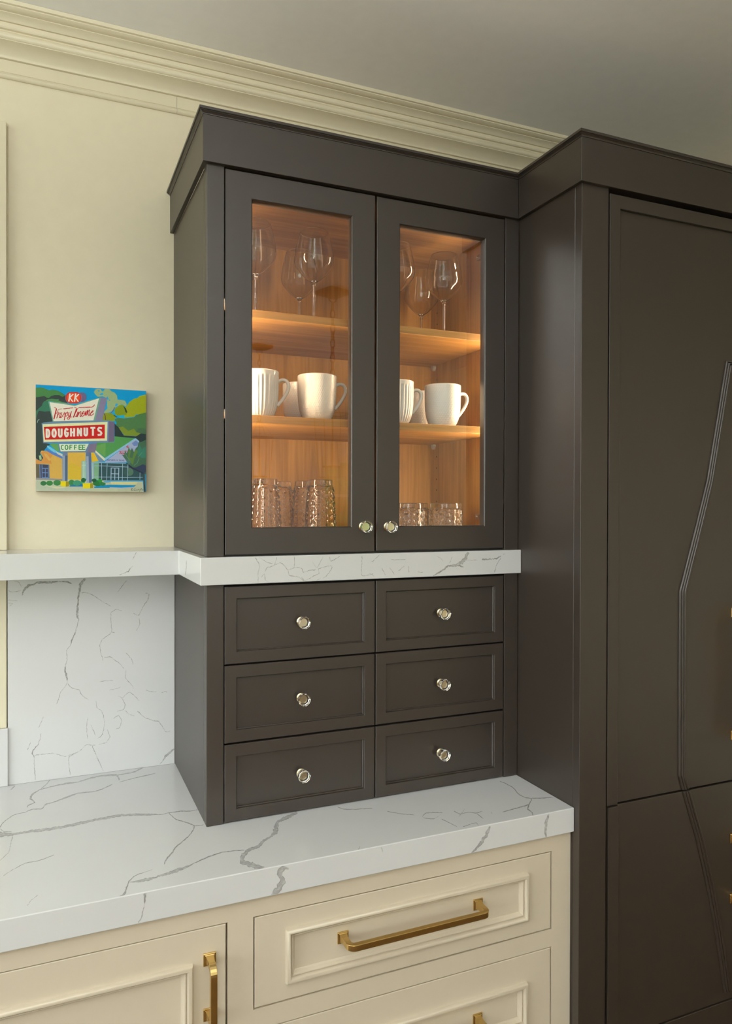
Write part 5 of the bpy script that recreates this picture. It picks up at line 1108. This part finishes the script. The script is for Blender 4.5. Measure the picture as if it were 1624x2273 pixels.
def tumbler_mesh(r_bot, r_top, hgt, thick_base, ncol):
    """Upside-down tumbler: open rim below, thick base on top, rows of round bosses outside."""
    rows_ = 56
    outer = [(r_bot + (r_top - r_bot) * k_ / rows_, 0.0004 + (hgt - 0.002) * k_ / rows_) for k_ in range(rows_ + 1)]
    outer += [(r_top - 0.0006, hgt - 0.0006), (r_top - 0.0020, hgt), (r_top * 0.5, hgt), (0.001, hgt)]
    inner = [(0.001, hgt - thick_base), (r_top * 0.6, hgt - thick_base), (r_top - 0.0045, hgt - thick_base - 0.002), (r_top - 0.0030 + (r_bot - r_top) * 0.1, hgt - thick_base - 0.006)]
    inner += [(r_bot - 0.0024, 0.002), (r_bot - 0.0012, 0.0003)]
    pitch = 0.0150
    def boss(r, h, a, k_):
        if k_ > rows_ or h > hgt - thick_base - 0.002 or h < 0.008:
            return r
        col = a * ncol / (2 * PI)
        c0 = round(col)
        off = 0.5 * pitch * (c0 % 2)
        dz = ((h - off + pitch / 2) % pitch) - pitch / 2
        dx = (col - c0) * 2 * PI / ncol * r
        dd = math.hypot(dx, dz) / 0.0062
        return r + 0.0032 * math.sqrt(max(0.0, 1 - dd * dd)) if dd < 1 else r
    return MB().lathe(outer + inner, ncol * 14, rfun=boss, closed=False)
TG = 'tall bossed tumblers on the cabinet floor'
ZF = CZ0 + 0.0178 + 0.0003
tt = tag(tumbler_mesh(0.0400, 0.0290, 0.1540, 0.014, 12).build('tumbler', 'glass', smooth=True), 'tall bossed glass tumbler upside down, at the right of left door', 'tumbler', TG)
tt.location = (0.2968, -0.310, ZF)
for loc, lab in (((0.1590, -0.310), 'tall bossed tumbler upside down, at the left frame of left door'),
                 ((0.2440, -0.150), 'tall bossed tumbler far back in the middle of the left door'),
                 ((0.2930, -0.175 - 0.04), 'tall bossed tumbler directly behind the right tall one')):
    dup(tt, (*loc, ZF), lab, random.uniform(0, 0.5))
ts_ = tag(tumbler_mesh(0.0425, 0.0405, 0.0990, 0.013, 16).build('tumbler', 'glass', smooth=True), 'short wide bossed tumbler in front at the right in right door', 'tumbler', 'short bossed tumblers on the cabinet floor')
ts_.location = (0.6480, -0.300, ZF)
for loc, lab in (((0.5375, -0.300), 'short wide bossed tumbler beside the knob of the right door'),
                 ((0.6130, -0.180), 'short bossed tumbler behind, between the two front ones in right door')):
    dup(ts_, (*loc, ZF), lab, random.uniform(0, 0.3))

# ================================================================== pendant lanterns behind the camera, mirrored in the glass door
def pendant(x, y, label):
    t = thing('pendant_lantern', label, 'pendant lamp', (x, y, ZCEIL), 'iron lantern pendants over the room')
    s = 0.078
    MB().prism([(x + 1.3 * s * math.cos(0.45 + q * PI / 2), y + 1.3 * s * math.sin(0.45 + q * PI / 2)) for q in range(4)], 'z', ZCEIL - 0.022, ZCEIL - 0.0003).build('canopy', 'black', t, 0.004)
    mb = MB()
    MBz = ZCEIL - 0.022
    z = MBz - 0.02
    def link(cz_, hw, hh, flip):
        p = []
        for k_ in range(12):
            a = 2 * PI * k_ / 12
            u, v = hw * math.cos(a), hh * math.sin(a)
            p.append((x + (0 if flip else u), y + (u if flip else 0), cz_ + v))
        mb.tube(p, 0.0035, 6, True)
    link(z, 0.022, 0.022, False)
    z -= 0.044
    i = 0
    while z > 2.22:
        link(z, 0.012, 0.024, i % 2 == 0)
        z -= 0.040
        i += 1
    zt = z + 0.018
    mb.build('chain', 'black', t)
    fr = MB()
    h, w0, w1 = 0.46, 0.055, 0.080
    zb = zt - h
    for sx in (-1, 1):
        for sy in (-1, 1):
            fr.tube([(x + sx * w1, y + sy * w1, zt - 0.12), (x + sx * w0, y + sy * w0, zb)], 0.0025, 6)
            fr.tube([(x + sx * 0.01, y + sy * 0.01, zt), (x + sx * w1, y + sy * w1, zt - 0.12)], 0.0025, 6)
    for hw, zz in ((w1, zt - 0.12), (w0, zb)):
        fr.tube([(x - hw, y - hw, zz), (x + hw, y - hw, zz), (x + hw, y + hw, zz), (x - hw, y + hw, zz)], 0.003, 6, True)
    fr.build('frame', 'brass', t)
    for sx in (-1, 1):
        for sy in (-1, 1):
            MB().lathe([(0.010, zb + 0.06), (0.010, zb + 0.16), (0.004, zb + 0.20)], 10, (x + sx * 0.025, y + sy * 0.025, 0)).build('candle', 'porcelain', t)
    cr = MB()
    cr.box(x - w0, x + w0, y - 0.006, y + 0.006, zb + 0.05, zb + 0.0605)
    cr.box(x - 0.006, x + 0.006, y - w0, y + w0, zb + 0.05, zb + 0.0605)
    cr.tube([(x, y, zt), (x, y, zb + 0.055)], 0.005, 8)
    cr.build('arm', 'brass', t)
pendant(1.110, -2.60, 'nearer iron lantern pendant, seen only mirrored in the left glass door')
pendant(1.108, -4.10, 'farther iron lantern pendant, seen only mirrored in the left glass door')
